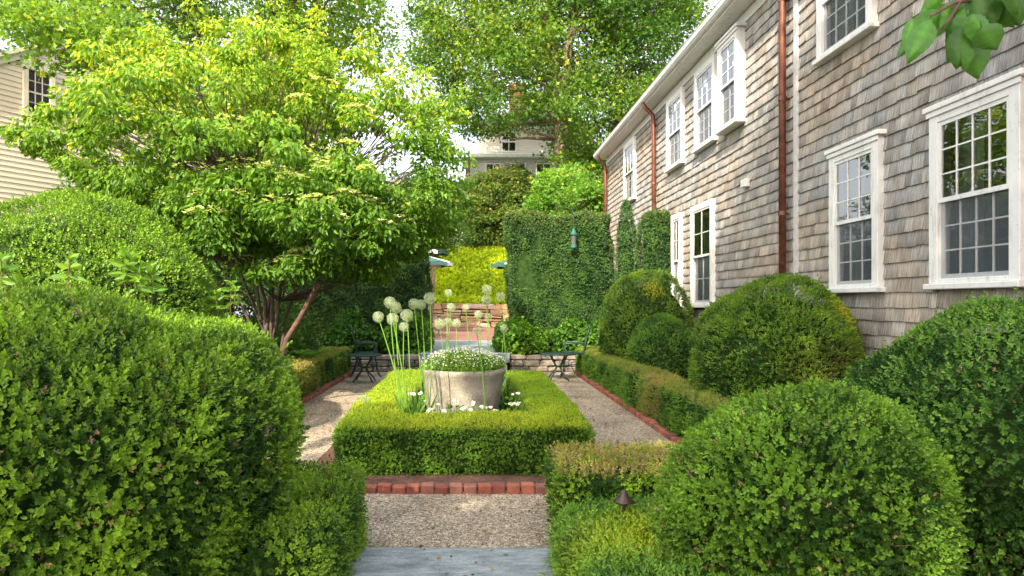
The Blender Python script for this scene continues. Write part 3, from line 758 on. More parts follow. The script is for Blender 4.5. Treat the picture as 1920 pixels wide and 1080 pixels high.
# ------------------------------------------------------------------ trees
def branch_path(a, b, sag=.15, n=6, wob=.06):
    a = np.array(a, float); b = np.array(b, float); t = np.linspace(0, 1, n)[:, None]; L = np.linalg.norm(b - a)
    p = a + (b - a) * t; p[:, 2] += sag * L * np.sin(math.pi * t[:, 0]) * .5
    p[1:-1] += rng.normal(size=(n - 2, 3)) * wob * L * .25
    return p
def grow(mb, root_pts, root_r, targets, r_tip=.012, first=.3, n=6, sides=6, thick=1.0):
    """limbs from the nearest point of the trunk (or of an earlier limb) to each target"""
    pool = [(p, r) for p, r in zip(root_pts, root_r)]
    order = sorted(targets, key=lambda q: np.linalg.norm(np.array(q) - root_pts[-1]))
    for tg in order:
        tg = np.array(tg, float); best = None; bd = 1e9
        for (p, r) in pool:
            d = np.linalg.norm(tg - p) + 1.1 * max(0, p[2] - tg[2]) + .15 / (r + .02)
            if d < bd: bd = d; best = (p, r)
        p, r = best; L = np.linalg.norm(tg - p); r0 = max(r_tip, min(r * .62, (.018 + .022 * L) * thick))
        path = branch_path(p, tg, -.08, n)
        rr = np.linspace(r0, r_tip, n)
        mb.tube(path, rr, sides, cap=False)
        for k in range(2, n): pool.append((path[k], rr[k]))
def cluster_leaves(mb, centers, radii, per, tmpl, colf, flatz=.6, size=(1, 1), droop=.5, jit=.6):
    C = np.repeat(np.array(centers), per, 0); Rr = np.repeat(np.array(radii), per)
    n = len(C); d = unit(rng.normal(size=(n, 3))); rad = rng.random(n) ** .45
    off = d * rad[:, None] * Rr[:, None]; off[:, 2] *= flatz
    p = C + off
    dirs = unit(off * np.array([1, 1, .4])) + np.array([0, 0, -droop])
    col = colf(p, off / Rr[:, None])
    scatter(mb, p, dirs, tmpl, rng.uniform(size[0], size[1], n), col, jit=jit, flat=True)
def lf(l, w, six=True, fold=.3, droop=.1):
    v, q = leaf(l, w, fold, droop, six); return v, q, np.zeros(len(v), int)
def maple_leaf(s):
    pts = [(0, 0), (.25, .42), (.5, .22), (.62, .5), (.72, .16), (1, 0), (.72, -.16), (.62, -.5), (.5, -.22), (.25, -.42)]
    v = np.array([[x, y, -.12 * abs(y) - .1 * x * x] for x, y in pts]) * s
    q = [[0, 9, 8, 2], [0, 2, 1, 1]]
    q = [[0, 2, 1, 0]]
    quads = np.array([[0, 8, 5, 2], [2, 5, 4, 3], [8, 7, 6, 5], [0, 9, 8, 8], [0, 2, 2, 1]])
    return v, quads[:3], np.zeros(len(v), int)

def inpoly(x, z, poly):
    c = np.zeros(len(x), bool); n = len(poly); j = n - 1
    for i in range(n):
        xi, zi = poly[i]; xj, zj = poly[j]
        k = ((zi > z) != (zj > z)) & (x < (xj - xi) * (z - zi) / (zj - zi + 1e-9) + xi); c ^= k; j = i
    return c
def crown_centers(poly_px, Y, depth, n, edge=1.5, mind=.5, holes_=()):
    """cluster centres spread through a crown volume: outline at depth Y, thickness tapering towards its edge"""
    poly = [((x - VX) / F * Y, H + (VY - y) / F * Y) for x, y in poly_px]; pa = np.array(poly)
    hp = [[((x - VX) / F * Y, H + (VY - y) / F * Y) for x, y in h] for h in holes_]
    lo, hi = pa.min(0), pa.max(0); out = []; tries = 0
    seg = np.concatenate([np.linspace(pa[i], pa[(i + 1) % len(pa)], 12, endpoint=False) for i in range(len(pa))])
    while len(out) < n and tries < n * 60:
        tries += 1
        x, z = rng.uniform(lo, hi)
        if not inpoly(np.array([x]), np.array([z]), poly)[0]: continue
        if any(inpoly(np.array([x]), np.array([z]), h)[0] for h in hp): continue
        e = np.linalg.norm(seg - [x, z], axis=1).min(); dd = depth * min(1, math.sqrt(e / edge) + .12)
        y = Y + rng.uniform(-dd, dd); k = y / Y * .5 + .5
        c = np.array([x * k, y, H + (z - H) * k])
        if all(np.linalg.norm((c - o) * [1, 1, 1.4]) > mind for o in out): out.append(c)
    return out

# -- dogwood
dw = thing('dogwood_tree', (-2.95, 10.1, 0), 'multi stemmed flowering dogwood with tiers of pale star blossoms left of the path', 'tree')
DP = [(15, 250), (100, 235), (150, 190), (185, 100), (240, 95), (300, 70), (350, 110), (395, 40), (430, 110), (495, 30), (545, 40), (560, 150), (600, 60), (630, 170), (655, 90), (695, 110), (705, 210), (735, 150), (790, 150), (820, 230), (860, 200),
      (875, 300), (865, 400), (800, 455), (740, 515), (640, 520), (560, 450), (460, 470), (380, 480), (300, 440), (200, 340), (90, 300)]
DH = [[(690, 270), (790, 280), (780, 340), (700, 330)], [(625, 120), (660, 120), (660, 190), (620, 180)], [(720, 200), (760, 205), (755, 240), (725, 235)], [(800, 240), (850, 235), (850, 270), (810, 275)]]
tips = crown_centers(DP, 10.2, 2.3, 300, 1.3, .36, DH)
tips = [t_ for t_ in tips if (VX + t_[0] / t_[1] * F) < 640 or rng.random() < .6]
for c_ in crown_centers([(370, 350), (700, 330), (740, 470), (640, 500), (520, 440), (420, 470), (350, 420)], 9.6, 1.3, 85, .8, .3): tips.append(c_ - [0, .5, 0])
for c_ in crown_centers([(560, 400), (840, 370), (825, 430), (775, 475), (735, 520), (640, 515), (600, 470)], 10.0, 1.6, 60, .9, .28): tips.append(c_)
for c_ in crown_centers([(120, 300), (300, 330), (440, 440), (420, 480), (330, 430), (200, 350)], 9.8, 1.4, 45, .9, .28): tips.append(c_)
for c_ in crown_centers([(370, 400), (580, 400), (600, 530), (520, 520), (470, 530), (380, 500)], 9.0, .7, 16, .6, .26): tips.append(c_)
tips += [P(px, py, 10.0) for px, py in [(20, 245), (45, 262), (75, 270), (60, 238), (100, 285)]]
sprays = []
for (px, py) in [(375, 12), (520, 4), (600, 18), (675, 62), (735, 122), (798, 130), (300, 58), (222, 88), (450, 50), (852, 172), (560, 70), (640, 150), (410, 120), (180, 150), (330, 150), (500, 130), (700, 200), (770, 210), (820, 260), (480, 90), (260, 120), (610, 110)]:
    yy_ = 10.1 + rng.uniform(-1.3, 1.2); lean = rng.uniform(-10, 10)
    for k_ in range(6): sprays.append(P(px + lean * k_ + rng.uniform(-9, 9) * (1 + .3 * k_), py + 23 * k_, yy_) + [0, rng.uniform(-.12, .12), 0])
tb = MB()
base = np.array([-2.95, 10.1, 0.0]); stems = []
for k, (tx, ty, r0) in enumerate([(-3.7, 10.6, .045), (-3.2, 9.7, .05), (-2.9, 10.9, .045), (-2.5, 10.2, .05), (-4.2, 10.1, .035), (-2.0, 10.5, .04), (-3.3, 11.1, .04), (-2.7, 9.4, .035), (-4.6, 10.8, .03)]):
    b0 = base + [random.uniform(-.16, .16), random.uniform(-.2, .2), 0]
    p = branch_path(b0, (tx, ty, 2.9 + random.uniform(-.3, .5)), .0, 9, .05); p[:, 2] = np.linspace(0, p[-1, 2], 9)
    p[:, :2] = b0[:2] + (p[:, :2] - b0[:2]) * np.linspace(.25, 1, 9)[:, None]
    rr = np.linspace(r0 * .82, r0 * .42, 9); tb.tube(p, rr, 8); stems += list(zip(p[4:], rr[4:]))
st_p = [s[0] for s in stems]; st_r = [s[1] for s in stems]
grow(tb, st_p, st_r, tips + sprays[::2], .004, n=6, sides=5, thick=.5)
tb.build('trunk', M['bark_dog'], dw, smooth=True)
pr = MB(); p = branch_path(P(528, 655, 9.4), P(600, 527, 9.1), 0, 7, .03); p[0, 2] = .6; pr.tube(p, np.linspace(.04, .032, 7), 10); pr.tube([(p[0][0] - .25, 9.5, 0), p[0]], [.045, .04], 10)
pr.build('cut_limb', M['bark_warm'], dw, smooth=True)
crown = MB(); LD = lf(.08, .044, True, .35, .25)
rad = rng.uniform(.17, .36, len(tips))
sunward = sd
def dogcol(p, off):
    n = len(p); t = np.clip(.35 + .28 * off[:, 2] + .15 * (p[:, 2] - 3.2) + rng.normal(size=n) * .14, 0, 1)  # sunlit top painted in: leaves get lighter and yellower with height
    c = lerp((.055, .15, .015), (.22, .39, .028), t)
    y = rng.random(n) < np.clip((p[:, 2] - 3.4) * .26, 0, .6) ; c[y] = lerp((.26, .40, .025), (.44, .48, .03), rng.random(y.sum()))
    return c
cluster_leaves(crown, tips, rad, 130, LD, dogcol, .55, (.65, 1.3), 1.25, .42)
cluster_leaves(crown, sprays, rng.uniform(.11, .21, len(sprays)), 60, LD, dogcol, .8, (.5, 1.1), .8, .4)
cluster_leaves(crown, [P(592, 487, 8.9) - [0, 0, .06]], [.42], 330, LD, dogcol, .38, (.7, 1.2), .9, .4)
crown.build('crown', M['leaf_tree'], dw)
# blossoms on the upper sides of the tiers
bl = MB()
sv = []; sq = []; n_ = 0
for k in range(4):
    lv, lq = leaf(.042, .02, .1, -.05, True); sv.append(lv @ rot_y(-.15).T @ rot_z(k * math.pi / 2).T); sq.append(lq + n_); n_ += len(lv)
STAR = (np.concatenate(sv), np.concatenate(sq), np.zeros(n_, int))
for c, r_ in zip(tips, rad):
    if c[2] < 4.6 and (c[0] > -4.6 or random.random() < .35):
        k = int(rng.uniform(14, 46)) * (rng.random() < .6) if (c[0] > -3.6) else int(rng.uniform(3, 14))
        a = rng.uniform(0, 6.28, k); rr = np.sqrt(rng.random(k)) * r_ * 1.02
        pts = np.stack([c[0] + rr * np.cos(a), c[1] + rr * np.sin(a), c[2] + r_ * .5 * np.sqrt(np.clip(1.05 - (rr / r_ / 1.03) ** 2, 0, 1)) + .035], 1)
        scatter(bl, pts, np.tile([0, 0, 1.0], (k, 1)), STAR, rng.uniform(.7, 1.1, k), pick([(.62, .72, .36), (.70, .76, .48), (.52, .66, .25)], k, [.4, .35, .25]), jit=.25)
cp = P(592, 487, 8.9); k = 170; a = rng.uniform(0, 6.28, k); rr = np.sqrt(rng.random(k)) * .36
pts = np.stack([cp[0] + rr * np.cos(a), cp[1] + rr * np.sin(a), cp[2] + .05 + .12 * np.sqrt(np.clip(1 - (rr / .37) ** 2, 0, 1))], 1)
scatter(bl, pts, np.tile([0, 0, 1.0], (k, 1)), STAR, rng.uniform(.7, 1.1, k), pick([(.62, .72, .36), (.70, .76, .48)], k, [.5, .5]), jit=.25)
bl.build('blossoms', M['petal'], dw)

# -- big maples
def maple(name, label, base, trunks, poly, Y, depth, ncl, per, rads, dark, light, yel, yfrac, lsz=.15, edge=3, mind=1.0, holes_=(), seed=0, flatz=.65, extra=()):
    th = thing(name, base, label, 'tree', None)
    cs = crown_centers(poly, Y, depth, ncl, edge, mind, holes_) + list(extra)
    tbm = MB(); pool = []; rr_ = []
    for pts, r0, r1 in trunks:
        pts = np.array(pts, float); t = np.linspace(0, 1, len(pts)); tt = np.linspace(0, 1, 14)
        pp_ = np.stack([np.interp(tt, t, pts[:, i]) for i in range(3)], 1); pp_[1:-1] += rng.normal(size=(12, 3)) * .04
        rr = np.linspace(r0, r1, 14); tbm.tube(pp_, rr, 10); pool += list(pp_[5:]); rr_ += list(rr[5:])
    grow(tbm, pool, rr_, cs, .015, n=6, sides=5)
    tbm.build('trunk', M['bark'], th, smooth=True)
    radii = rng.uniform(rads[0], rads[1], len(cs)); cb = MB(); nzs = SN(.8)
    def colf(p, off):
        n = len(p); t = np.clip(.42 + .3 * off[:, 2] + .25 * nzs(p) + rng.normal(size=n) * .2, 0, 1); c = lerp(dark, light, t)  # cluster tops coloured lighter, as if lit from above
        y = rng.random(n) < yfrac * (1 + .8 * nzs(p)); c[y] = np.array(yel) * rng.uniform(.8, 1.15, (y.sum(), 1)); return c  # yellow leaves paint sunlit flecks into the crown
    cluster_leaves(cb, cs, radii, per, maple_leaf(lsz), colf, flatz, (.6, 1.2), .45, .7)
    cb.build('crown', M['leaf_tree'], th)
    return th
LP = [(-60, 15), (-100, -200), (80, -330), (400, -360), (600, -260), (700, -120), (715, 20), (700, 90), (650, 150), (640, 300), (520, 340), (300, 300), (140, 240), (75, 150), (40, 60)]
maple('maple_tree', 'tall leafy maple rising behind the flowering dogwood at upper left', (-6.4, 21, .33),
      [([(-6.4, 21, .3), (-6.3, 21, 4), (-6.1, 20.8, 7), (-5.6, 20.7, 9.5), (-5.2, 20.8, 12.5)], .32, .14), ([(-6.1, 20.8, 7.2), (-5.0, 20.6, 9.3), (-4.2, 20.6, 12)], .17, .07), ([(-6.3, 21, 5), (-8, 21.3, 8.5), (-9, 21.3, 12)], .2, .08)],
      LP, 21, 3.5, 230, 400, (.6, 1.15), (.05, .14, .018), (.18, .32, .03), (.32, .42, .03), .07, .15, 2.5, .9, extra=[P(px, py, 13.2 + .15 * i) for i, (px, py) in enumerate([(60, 35), (100, 70), (125, 60), (150, 100), (180, 70), (200, 120), (140, 20), (230, 60), (260, 100)])])
RP = [(770, 160), (790, 60), (770, 0), (830, -150), (960, -300), (1150, -260), (1290, -120), (1310, 30), (1250, 100), (1290, 160), (1200, 200), (1180, 330), (1120, 390), (1040, 300), (960, 270), (880, 250), (850, 210), (810, 110)]
def T(px, py, Y): return tuple(P(px, py, Y))
maple('maple_tree', 'tall maple with several upright trunks standing before the hill house', (4.4, 35.0, 4.1),
      [([T(1046, 480, 35), T(1056, 330, 35), T(1050, 200, 34.6), T(1030, 80, 34.5), T(1020, -60, 34.3)], .48, .26), ([T(1052, 260, 34.9), T(1065, 120, 34.2), T(1085, -40, 34)], .3, .17),
       ([T(1130, 480, 35), T(1150, 300, 35), T(1166, 110, 34.6), T(1175, -60, 34.4)], .28, .15)],
      RP, 34.8, 3.6, 370, 360, (.8, 1.5), (.045, .13, .016), (.17, .29, .03), (.34, .42, .03), .07, .20, 3, 1.05,
      [[(935, 140), (990, 140), (990, 205), (935, 205)], [(925, 235), (1060, 238), (1050, 290), (925, 290)], [(970, 60), (985, 60), (985, 90), (970, 90)]])
# young tree at the foot of the hill, right of centre
SP = [(1000, 400), (1010, 340), (1050, 315), (1110, 330), (1150, 360), (1170, 420), (1100, 440), (1010, 430)]
maple('young_maple', 'young bright green maple just above the tall clipped hedge', (3.6, 22, .33),
      [([(3.6, 22, .3), (3.6, 22, 3), (3.5, 22, 4.6)], .07, .03)], SP, 22, 1.2, 40, 260, (.3, .6), (.06, .18, .02), (.18, .34, .03), (.30, .40, .03), .06, .14, 1, .3)
# trees and shrubs closing the view
def far_bush(label, poly, Y, depth, ncl, per, dark, light, yel, yf, rads=(.5, .9), lsz=.12, name='background_tree', mind=.6):
    pa = np.array(poly); cx = (pa[:, 0].mean() - VX) / F * Y; zb = .33 if Y < 30 else float(np.interp(Y, [30, 31, 35, 60], [1.3, 1.6, 4.1, 4.6]))
    zt = H + (VY - pa[:, 1].mean()) / F * Y
    return maple(name, label, (cx, Y, zb), [([(cx, Y, zb), (cx + .1, Y, (zb + zt) / 2), (cx, Y, zt)], .12, .05)], poly, Y, depth, ncl, per, rads, dark, light, yel, yf, lsz, 1.5, mind)
far_bush('brownish green shrub thicket in front of the hill house porch', [(872, 470), (868, 390), (880, 350), (910, 320), (980, 315), (1010, 350), (1000, 460)], 35.8, 1.3, 120, 300, (.045, .10, .018), (.14, .22, .035), (.32, .24, .06), .06, (.4, .8), .16, 'wild_shrub')
far_bush('leafy green tree right of the sloping bank beside the dogwood', [(760, 480), (740, 400), (760, 330), (820, 320), (865, 370), (868, 440), (830, 470)], 27, 1.3, 90, 230, (.04, .12, .016), (.13, .27, .03), (.3, .34, .03), .07, (.35, .7), .11)
far_bush('dark evergreen mass behind the dogwood stems', [(380, 660), (360, 420), (480, 330), (640, 340), (740, 440), (760, 560), (740, 650)], 18.5, 1.2, 150, 260, (.018, .06, .012), (.06, .13, .02), (.10, .14, .02), .05, (.45, .8), .09)
far_bush('broad green bush between the cream house and the dogwood', [(60, 620), (110, 400), (190, 310), (320, 360), (400, 430), (400, 640)], 15.5, 1.6, 150, 260, (.03, .10, .015), (.09, .21, .025), (.26, .32, .03), .05, (.45, .8), .10)
far_bush('distant green trees right of the hill house', [(1080, 420), (1100, 330), (1180, 240), (1300, 240), (1420, 300), (1400, 450)], 45, 4, 120, 260, (.05, .13, .018), (.13, .24, .03), (.3, .36, .03), .05, (1.0, 1.8), .22, mind=1)
far_bush('distant green trees left of the hill house', [(500, 480), (520, 340), (640, 330), (760, 345), (850, 360), (870, 470)], 52, 4, 140, 230, (.05, .12, .018), (.13, .22, .03), (.3, .36, .03), .05, (1.0, 1.8), .24, mind=1)
# unseen trees added behind the camera to shade the near garden and house wall
def added_shade_tree(label, base, crown_c, r, ncl, per, r0=.3):
    th = thing('added_shade_tree', base, label, 'tree'); cs = []
    while len(cs) < ncl:
        d = rng.uniform(-1, 1, 3)
        if np.linalg.norm(d) < 1: cs.append(np.array(crown_c) + d * r)
    tbm = MB(); p = np.linspace(base, crown_c, 10); tbm.tube(p, np.linspace(r0, r0 * .4, 10), 10); grow(tbm, list(p[4:]), list(np.linspace(r0 * .7, r0 * .4, 6)), cs, .02)
    tbm.build('trunk', M['bark'], th)
    cb = MB(); cluster_leaves(cb, cs, rng.uniform(.6, 1.1, ncl), per, lf(.17, .14, False), lambda p_, o_: lerp((.04, .12, .02), (.13, .26, .03), rng.random(len(p_))), .7, (.7, 1.3), .3, .8)
    cb.build('crown', M['leaf_tree'], th)
added_shade_tree('broad unseen tree added behind the viewpoint for its shade, left of the path', (-5.5, -8.5, 0), np.array([-4.2, -8.0, 8.4]), np.array([4.4, 3.6, 2.8]), 85, 150)
added_shade_tree('second unseen tree added behind the viewpoint for its shade, beside the path', (1.5, -10.5, 0), np.array([1.0, -9.0, 8.9]), np.array([3.8, 3.2, 2.6]), 85, 140)
added_shade_tree('tall unseen tree with a high crown added behind the viewpoint to shade the house wall', (-1.6, -4.5, 0), np.array([-1.4, -4.3, 11.2]), np.array([4.0, 3.4, 2.7]), 120, 150)

# ground cover slope
iv = MB(); n = 30000
ix = rng.uniform(-8, 9, n); iy = rng.uniform(30.1, 35.6, n); iz = np.interp(iy, [30.1, 31, 35, 36], [1.36, 1.62, 4.12, 4.28]) + .15 * np.sin(ix * .3) * (iy > 31) + rng.uniform(0, .09, n)
ip = np.stack([ix, iy, iz], 1); t = np.clip(.55 + .3 * SN(1.5)(ip) + rng.normal(size=n) * .25, 0, 1)
scatter(iv, ip, np.tile([0, -.7, .55], (n, 1)), lf(.17, .15, True, .2, .1), rng.uniform(.6, 1.3, n), lerp((.20, .33, .02), (.56, .66, .03), t), jit=.7, flat=True)
tag(iv.build('ground_cover', M['leaf_tree']), 'bright yellow green ivy carpet covering the sloping bank', 'ground cover', kind='stuff')

# ------------------------------------------------------------------ hedges and clipped shrubs
HB = .43
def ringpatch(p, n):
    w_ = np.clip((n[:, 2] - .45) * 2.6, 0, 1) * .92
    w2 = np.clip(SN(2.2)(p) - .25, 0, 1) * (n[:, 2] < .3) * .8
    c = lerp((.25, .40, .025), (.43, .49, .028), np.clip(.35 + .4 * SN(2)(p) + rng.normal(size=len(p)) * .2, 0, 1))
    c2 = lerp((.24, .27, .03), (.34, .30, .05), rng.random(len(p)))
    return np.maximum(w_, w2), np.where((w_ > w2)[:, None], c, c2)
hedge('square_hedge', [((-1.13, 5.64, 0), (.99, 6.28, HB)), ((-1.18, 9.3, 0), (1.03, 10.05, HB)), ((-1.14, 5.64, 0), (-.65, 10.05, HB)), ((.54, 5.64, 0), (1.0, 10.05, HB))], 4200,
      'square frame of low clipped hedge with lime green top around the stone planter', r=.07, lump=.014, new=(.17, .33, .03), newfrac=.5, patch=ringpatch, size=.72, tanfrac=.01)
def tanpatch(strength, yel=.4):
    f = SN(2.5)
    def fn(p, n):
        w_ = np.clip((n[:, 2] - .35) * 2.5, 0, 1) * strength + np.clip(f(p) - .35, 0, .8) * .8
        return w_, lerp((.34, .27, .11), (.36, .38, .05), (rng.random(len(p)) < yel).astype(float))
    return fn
hedge('low_hedge', [((2.16, 4.6, 0), (2.54, 14.1, .50))], 2800, 'long low clipped hedge with browned top right of the gravel path', patch=tanpatch(.5), size=.85, newfrac=.5, mid=(.06, .16, .022), new=(.17, .32, .03))
hedge('low_hedge', [((-2.95, 6.0, 0), (-2.5, 14.0, .50))], 2400, 'long low clipped hedge with browned top left of the gravel path', patch=tanpatch(.6), size=.85, newfrac=.35, mid=(.05, .13, .022))
hedge('low_hedge', [((-1.9, 2.7, 0), (-.66, 4.2, .46))], 2600, 'short dark green low hedge at the corner by the big left boxwood ball', near=True, newfrac=.4, size=.9, tanfrac=.03)
hedge('low_hedge', [((.53, 3.95, 0), (1.6, 4.62, .47))], 3000, 'short low hedge with dry brown top behind the small path lamp', near=True, patch=tanpatch(.9, .25), size=.85, newfrac=.3)
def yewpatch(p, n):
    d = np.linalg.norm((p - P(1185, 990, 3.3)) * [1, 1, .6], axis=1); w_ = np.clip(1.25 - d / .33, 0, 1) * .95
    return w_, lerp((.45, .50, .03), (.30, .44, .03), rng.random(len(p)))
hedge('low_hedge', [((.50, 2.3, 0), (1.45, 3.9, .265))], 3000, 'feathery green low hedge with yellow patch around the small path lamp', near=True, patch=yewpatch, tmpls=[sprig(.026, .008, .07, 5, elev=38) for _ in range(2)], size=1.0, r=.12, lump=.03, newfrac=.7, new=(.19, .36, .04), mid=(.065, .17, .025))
ball_shrub('boxwood_ball', (-1.98, 3.12), 1.10, 1.455, 3800, 'huge round boxwood ball filling the lower left foreground', newfrac=.42, tmpls=SPR_NEAR + SPR_TALL, size=1.0, tanfrac=.04, lump=.055, new=(.24, .41, .034), topnew=.35)
ball_shrub('boxwood_ball', (-3.9, 6.6), (1.36, 1.4), 2.38, 2300, 'tall rounded boxwood dome behind the foreground ball on the left', near=False, size=1.15, newfrac=.5, new=(.20, .36, .025), topnew=.5)
ball_shrub('boxwood_ball', (1.455, 3.14), .56, 1.03, 3800, 'round boxwood ball in the right foreground beside the path lamp', newfrac=.45, size=1.0, tanfrac=.05, lump=.06, new=(.19, .36, .035))
ball_shrub('boxwood_ball', (3.05, 3.75), .92, 1.39, 2900, 'dark green boxwood ball cut by the right edge of the view below the big window', newfrac=.3, size=1.05, mid=(.065, .155, .03), new=(.17, .34, .05), topnew=.2, tanfrac=.03, lump=.06)
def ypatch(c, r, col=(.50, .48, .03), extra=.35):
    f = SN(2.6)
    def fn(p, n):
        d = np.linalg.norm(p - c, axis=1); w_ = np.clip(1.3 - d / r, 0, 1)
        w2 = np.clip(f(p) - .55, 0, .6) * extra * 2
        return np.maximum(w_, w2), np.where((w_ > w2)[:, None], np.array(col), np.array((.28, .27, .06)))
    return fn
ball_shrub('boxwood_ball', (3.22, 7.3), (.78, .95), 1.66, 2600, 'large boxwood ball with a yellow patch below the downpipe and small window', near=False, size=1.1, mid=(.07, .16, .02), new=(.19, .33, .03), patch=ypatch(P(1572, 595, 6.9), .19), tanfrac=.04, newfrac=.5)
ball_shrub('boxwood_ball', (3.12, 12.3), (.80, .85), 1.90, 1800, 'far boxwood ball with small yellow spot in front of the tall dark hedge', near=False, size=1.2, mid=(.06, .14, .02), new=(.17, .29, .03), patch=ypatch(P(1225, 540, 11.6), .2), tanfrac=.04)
ball_shrub('boxwood_ball', (2.98, 10.7), (.48, .6), 1.17, 1900, 'small low boxwood mound between the two round boxwood balls', near=False, size=1.1, mid=(.05, .14, .02), new=(.14, .28, .03))
# tall hedge with column beside it
def tallpatch(p, n):
    w_ = np.clip((p[:, 2] - 3.0) * 1.6, 0, .7) * (n[:, 2] > -.2) * (rng.random(len(p)) < .6) + np.clip(SN(1.5)(p) - .8, 0, .5)
    return w_, lerp((.13, .2, .025), (.2, .2, .04), rng.random(len(p)))
KW = dict(tmpls=SPR_FAR, dark=(.016, .05, .012), mid=(.03, .085, .018), new=(.075, .16, .025), newfrac=.35, topnew=.1, inset=.08)
hedge('tall_hedge', [((.82, 14.7, .33), (3.05, 15.8, 3.40))], 2600, 'tall dark clipped hedge wall right of the terrace steps', r=.2, lump=.09, patch=tallpatch, size=1.05, **KW)
ball_shrub('columnar_holly', (3.24, 14.35), (.2, .25), 3.45, 2400, 'slim dark conical holly between the tall hedge and the shingle house', near=False, tmpls=SPR_FAR, dark=(.02, .06, .016), mid=(.035, .10, .022), new=(.07, .16, .03), base=.1, lump=.12)
hedge('tall_hedge', [((3.45, 13.55, 0.0), (3.95, 14.2, 3.27))], 2600, 'narrow upright clipped evergreen against the shingle house wall', r=.1, lump=.05, patch=tallpatch, size=1.0, **KW)
hedge('tall_hedge', [((-4.6, 14.9, .33), (-1.0, 15.9, 2.75))], 1900, 'dark shaded hedge wall behind the left chair under the dogwood', r=.14, lump=.08, size=1.1, **{**KW, 'mid': (.03, .085, .018), 'new': (.06, .14, .02)})
# ivy mounds at the foot of the tall hedges
IVY = [lf(.07, .06, True, .2, .1)]
def ivy_mound(c, r, h, label, base=.33, n=2600, light=(.16, .32, .03), dark=(.05, .15, .02), name='ivy_mound'):
    th = thing(name, (c[0], c[1], base), label, 'ivy'); p, nr = ball_points(c, r, h, n, .28, 3.5, base=base); p = p + nr * rng.uniform(-.16, .05, (len(p), 1))
    mb = MB(); scatter(mb, p, nr * .6 + np.array([0, -.2, -.5]), IVY[0], rng.uniform(.6, 1.3, len(p)), lerp(dark, light, np.clip(.5 + .3 * SN(5)(p) + rng.normal(size=len(p)) * .2, 0, 1)), jit=.4, flat=True)
    mb.build('foliage', M['leaf_tree'], th); cb = MB(); core_ball(cb, c, r, h, base, .72); cb.build('stems', M['core'], th)  # the core is a solid dark blob painted as inner shade
ivy_mound((1.15, 14.72), (.60, .40), .72, 'bright ivy mound at the foot of the tall right hedge behind the chair', n=7000, light=(.20, .38, .035), dark=(.07, .20, .025))
ivy_mound((2.1, 14.7), (.6, .34), .6, 'low ivy patch at the foot of the tall hedge behind the right chair back', n=5000, light=(.13, .28, .03))
ivy_mound((-1.45, 14.8), (.5, .36), .75, 'bright ivy mound on the low wall right of the left chair', n=3600, light=(.12, .27, .03))
ivy_mound((-2.5, 14.8), (.65, .36), .85, 'shaded ivy mound on the low wall behind the left chair', n=3600, light=(.08, .2, .03), dark=(.03, .1, .02))
ivy_mound((-3.7, 12.2), (.75, .9), 1.05, 'dark leafy ground shrub between the dogwood stems and the left hedge', base=0, n=6000, light=(.07, .17, .02), dark=(.02, .07, .012), name='shade_shrub')
ivy_mound((-4.6, 9.2), (.95, 1.0), 1.2, 'dark leafy shrub filling the bed behind the left boxwood balls', base=0, n=8000, light=(.08, .19, .025), dark=(.025, .085, .015), name='shade_shrub')

# ferns and broad leaved plants
def fern(c, r, nf, label):
    th = thing('fern', c, label, 'fern'); mb = MB(); lp = lf(.075, .018, False, .1, .1)
    for k in range(nf):
        a = 2 * math.pi * k / nf + random.uniform(-.3, .3); m = 16; t = np.linspace(.1, 1, m); L = r * random.uniform(.8, 1.15)
        hr = L * .85 * t; hz = L * (1.1 * t - .75 * t ** 2)
        mid = np.stack([c[0] + hr * math.cos(a), c[1] + hr * math.sin(a), c[2] + hz], 1); mb.tube(mid, .003, 4, (.1, .2, .03))
        side = np.array([-math.sin(a), math.cos(a), 0])
        for s in (-1, 1):
            scatter(mb, mid, np.tile(side * s + np.array([math.cos(a), math.sin(a), 0]) * .35, (m, 1)), lp, np.sin(t * math.pi * .93 + .15) * 1.35 + .2, lerp((.08, .22, .03), (.16, .34, .04), rng.random(m)), jit=.06, flat=True)
    mb.build('fronds', M['leaf_tree'], th)
fern((-2.78, 9.3, .38), .42, 13, 'large green fern under the slanting cut limb of the dogwood')
fern((-2.7, 11.3, .5), .36, 11, 'fern beyond the dogwood base behind the left low hedge')
fern((-1.05, 2.2, .0), .3, 9, 'small fern tucked at the foot of the big left boxwood ball')
def broad(c, h, nw, label, ll=.13, pink=False):
    th = thing('hydrangea_plant', (c[0], c[1], 0), label, 'plant'); st = MB(); mb = MB(); top = np.array([c[0], c[1], c[2]])
    for s in range(nw):
        e = top + [random.uniform(-.12, .12), random.uniform(-.1, .1), random.uniform(-.12, .05)]
        st.tube(np.linspace((c[0], c[1], .0), e, 5), [.008, .007, .006, .005, .004], 6, (.18, .16, .08))
        for w_ in range(3):
            n = 5; a = np.arange(n) * 2 * math.pi / n + random.uniform(0, 6)
            pts = np.tile(e - [0, 0, .06 * w_], (n, 1)); d = np.stack([np.cos(a), np.sin(a), np.full(n, .75 - .45 * w_)], 1)
            scatter(mb, pts, d, lf(ll * (.6 + .17 * w_), .042, True, .3, .2), rng.uniform(.8, 1.15, n), lerp((.09, .22, .03), (.20, .36, .045), rng.random(n)), jit=.12, flat=True)
    st.build('stems', M['leaf_tree'], th); mb.build('leaves', M['leaf_tree'], th)
for (px, py, yy, lab) in [(22, 500, 4.5, 'hydrangea shoots at the left edge between the two boxwood balls'), (104, 478, 4.6, 'upright hydrangea shoot with star of leaves between the left boxwood balls'),
                          (232, 484, 4.9, 'hydrangea shoots in front of the tall left dome right of the star shoot'), (285, 492, 5.0, 'bushy hydrangea shoots near the right side of the tall left dome'), (428, 528, 6.6, 'small pale leafy shoot right of the tall left boxwood dome')]:
    broad(P(px, py, yy), .3, 3 if px != 104 else 1, lab)

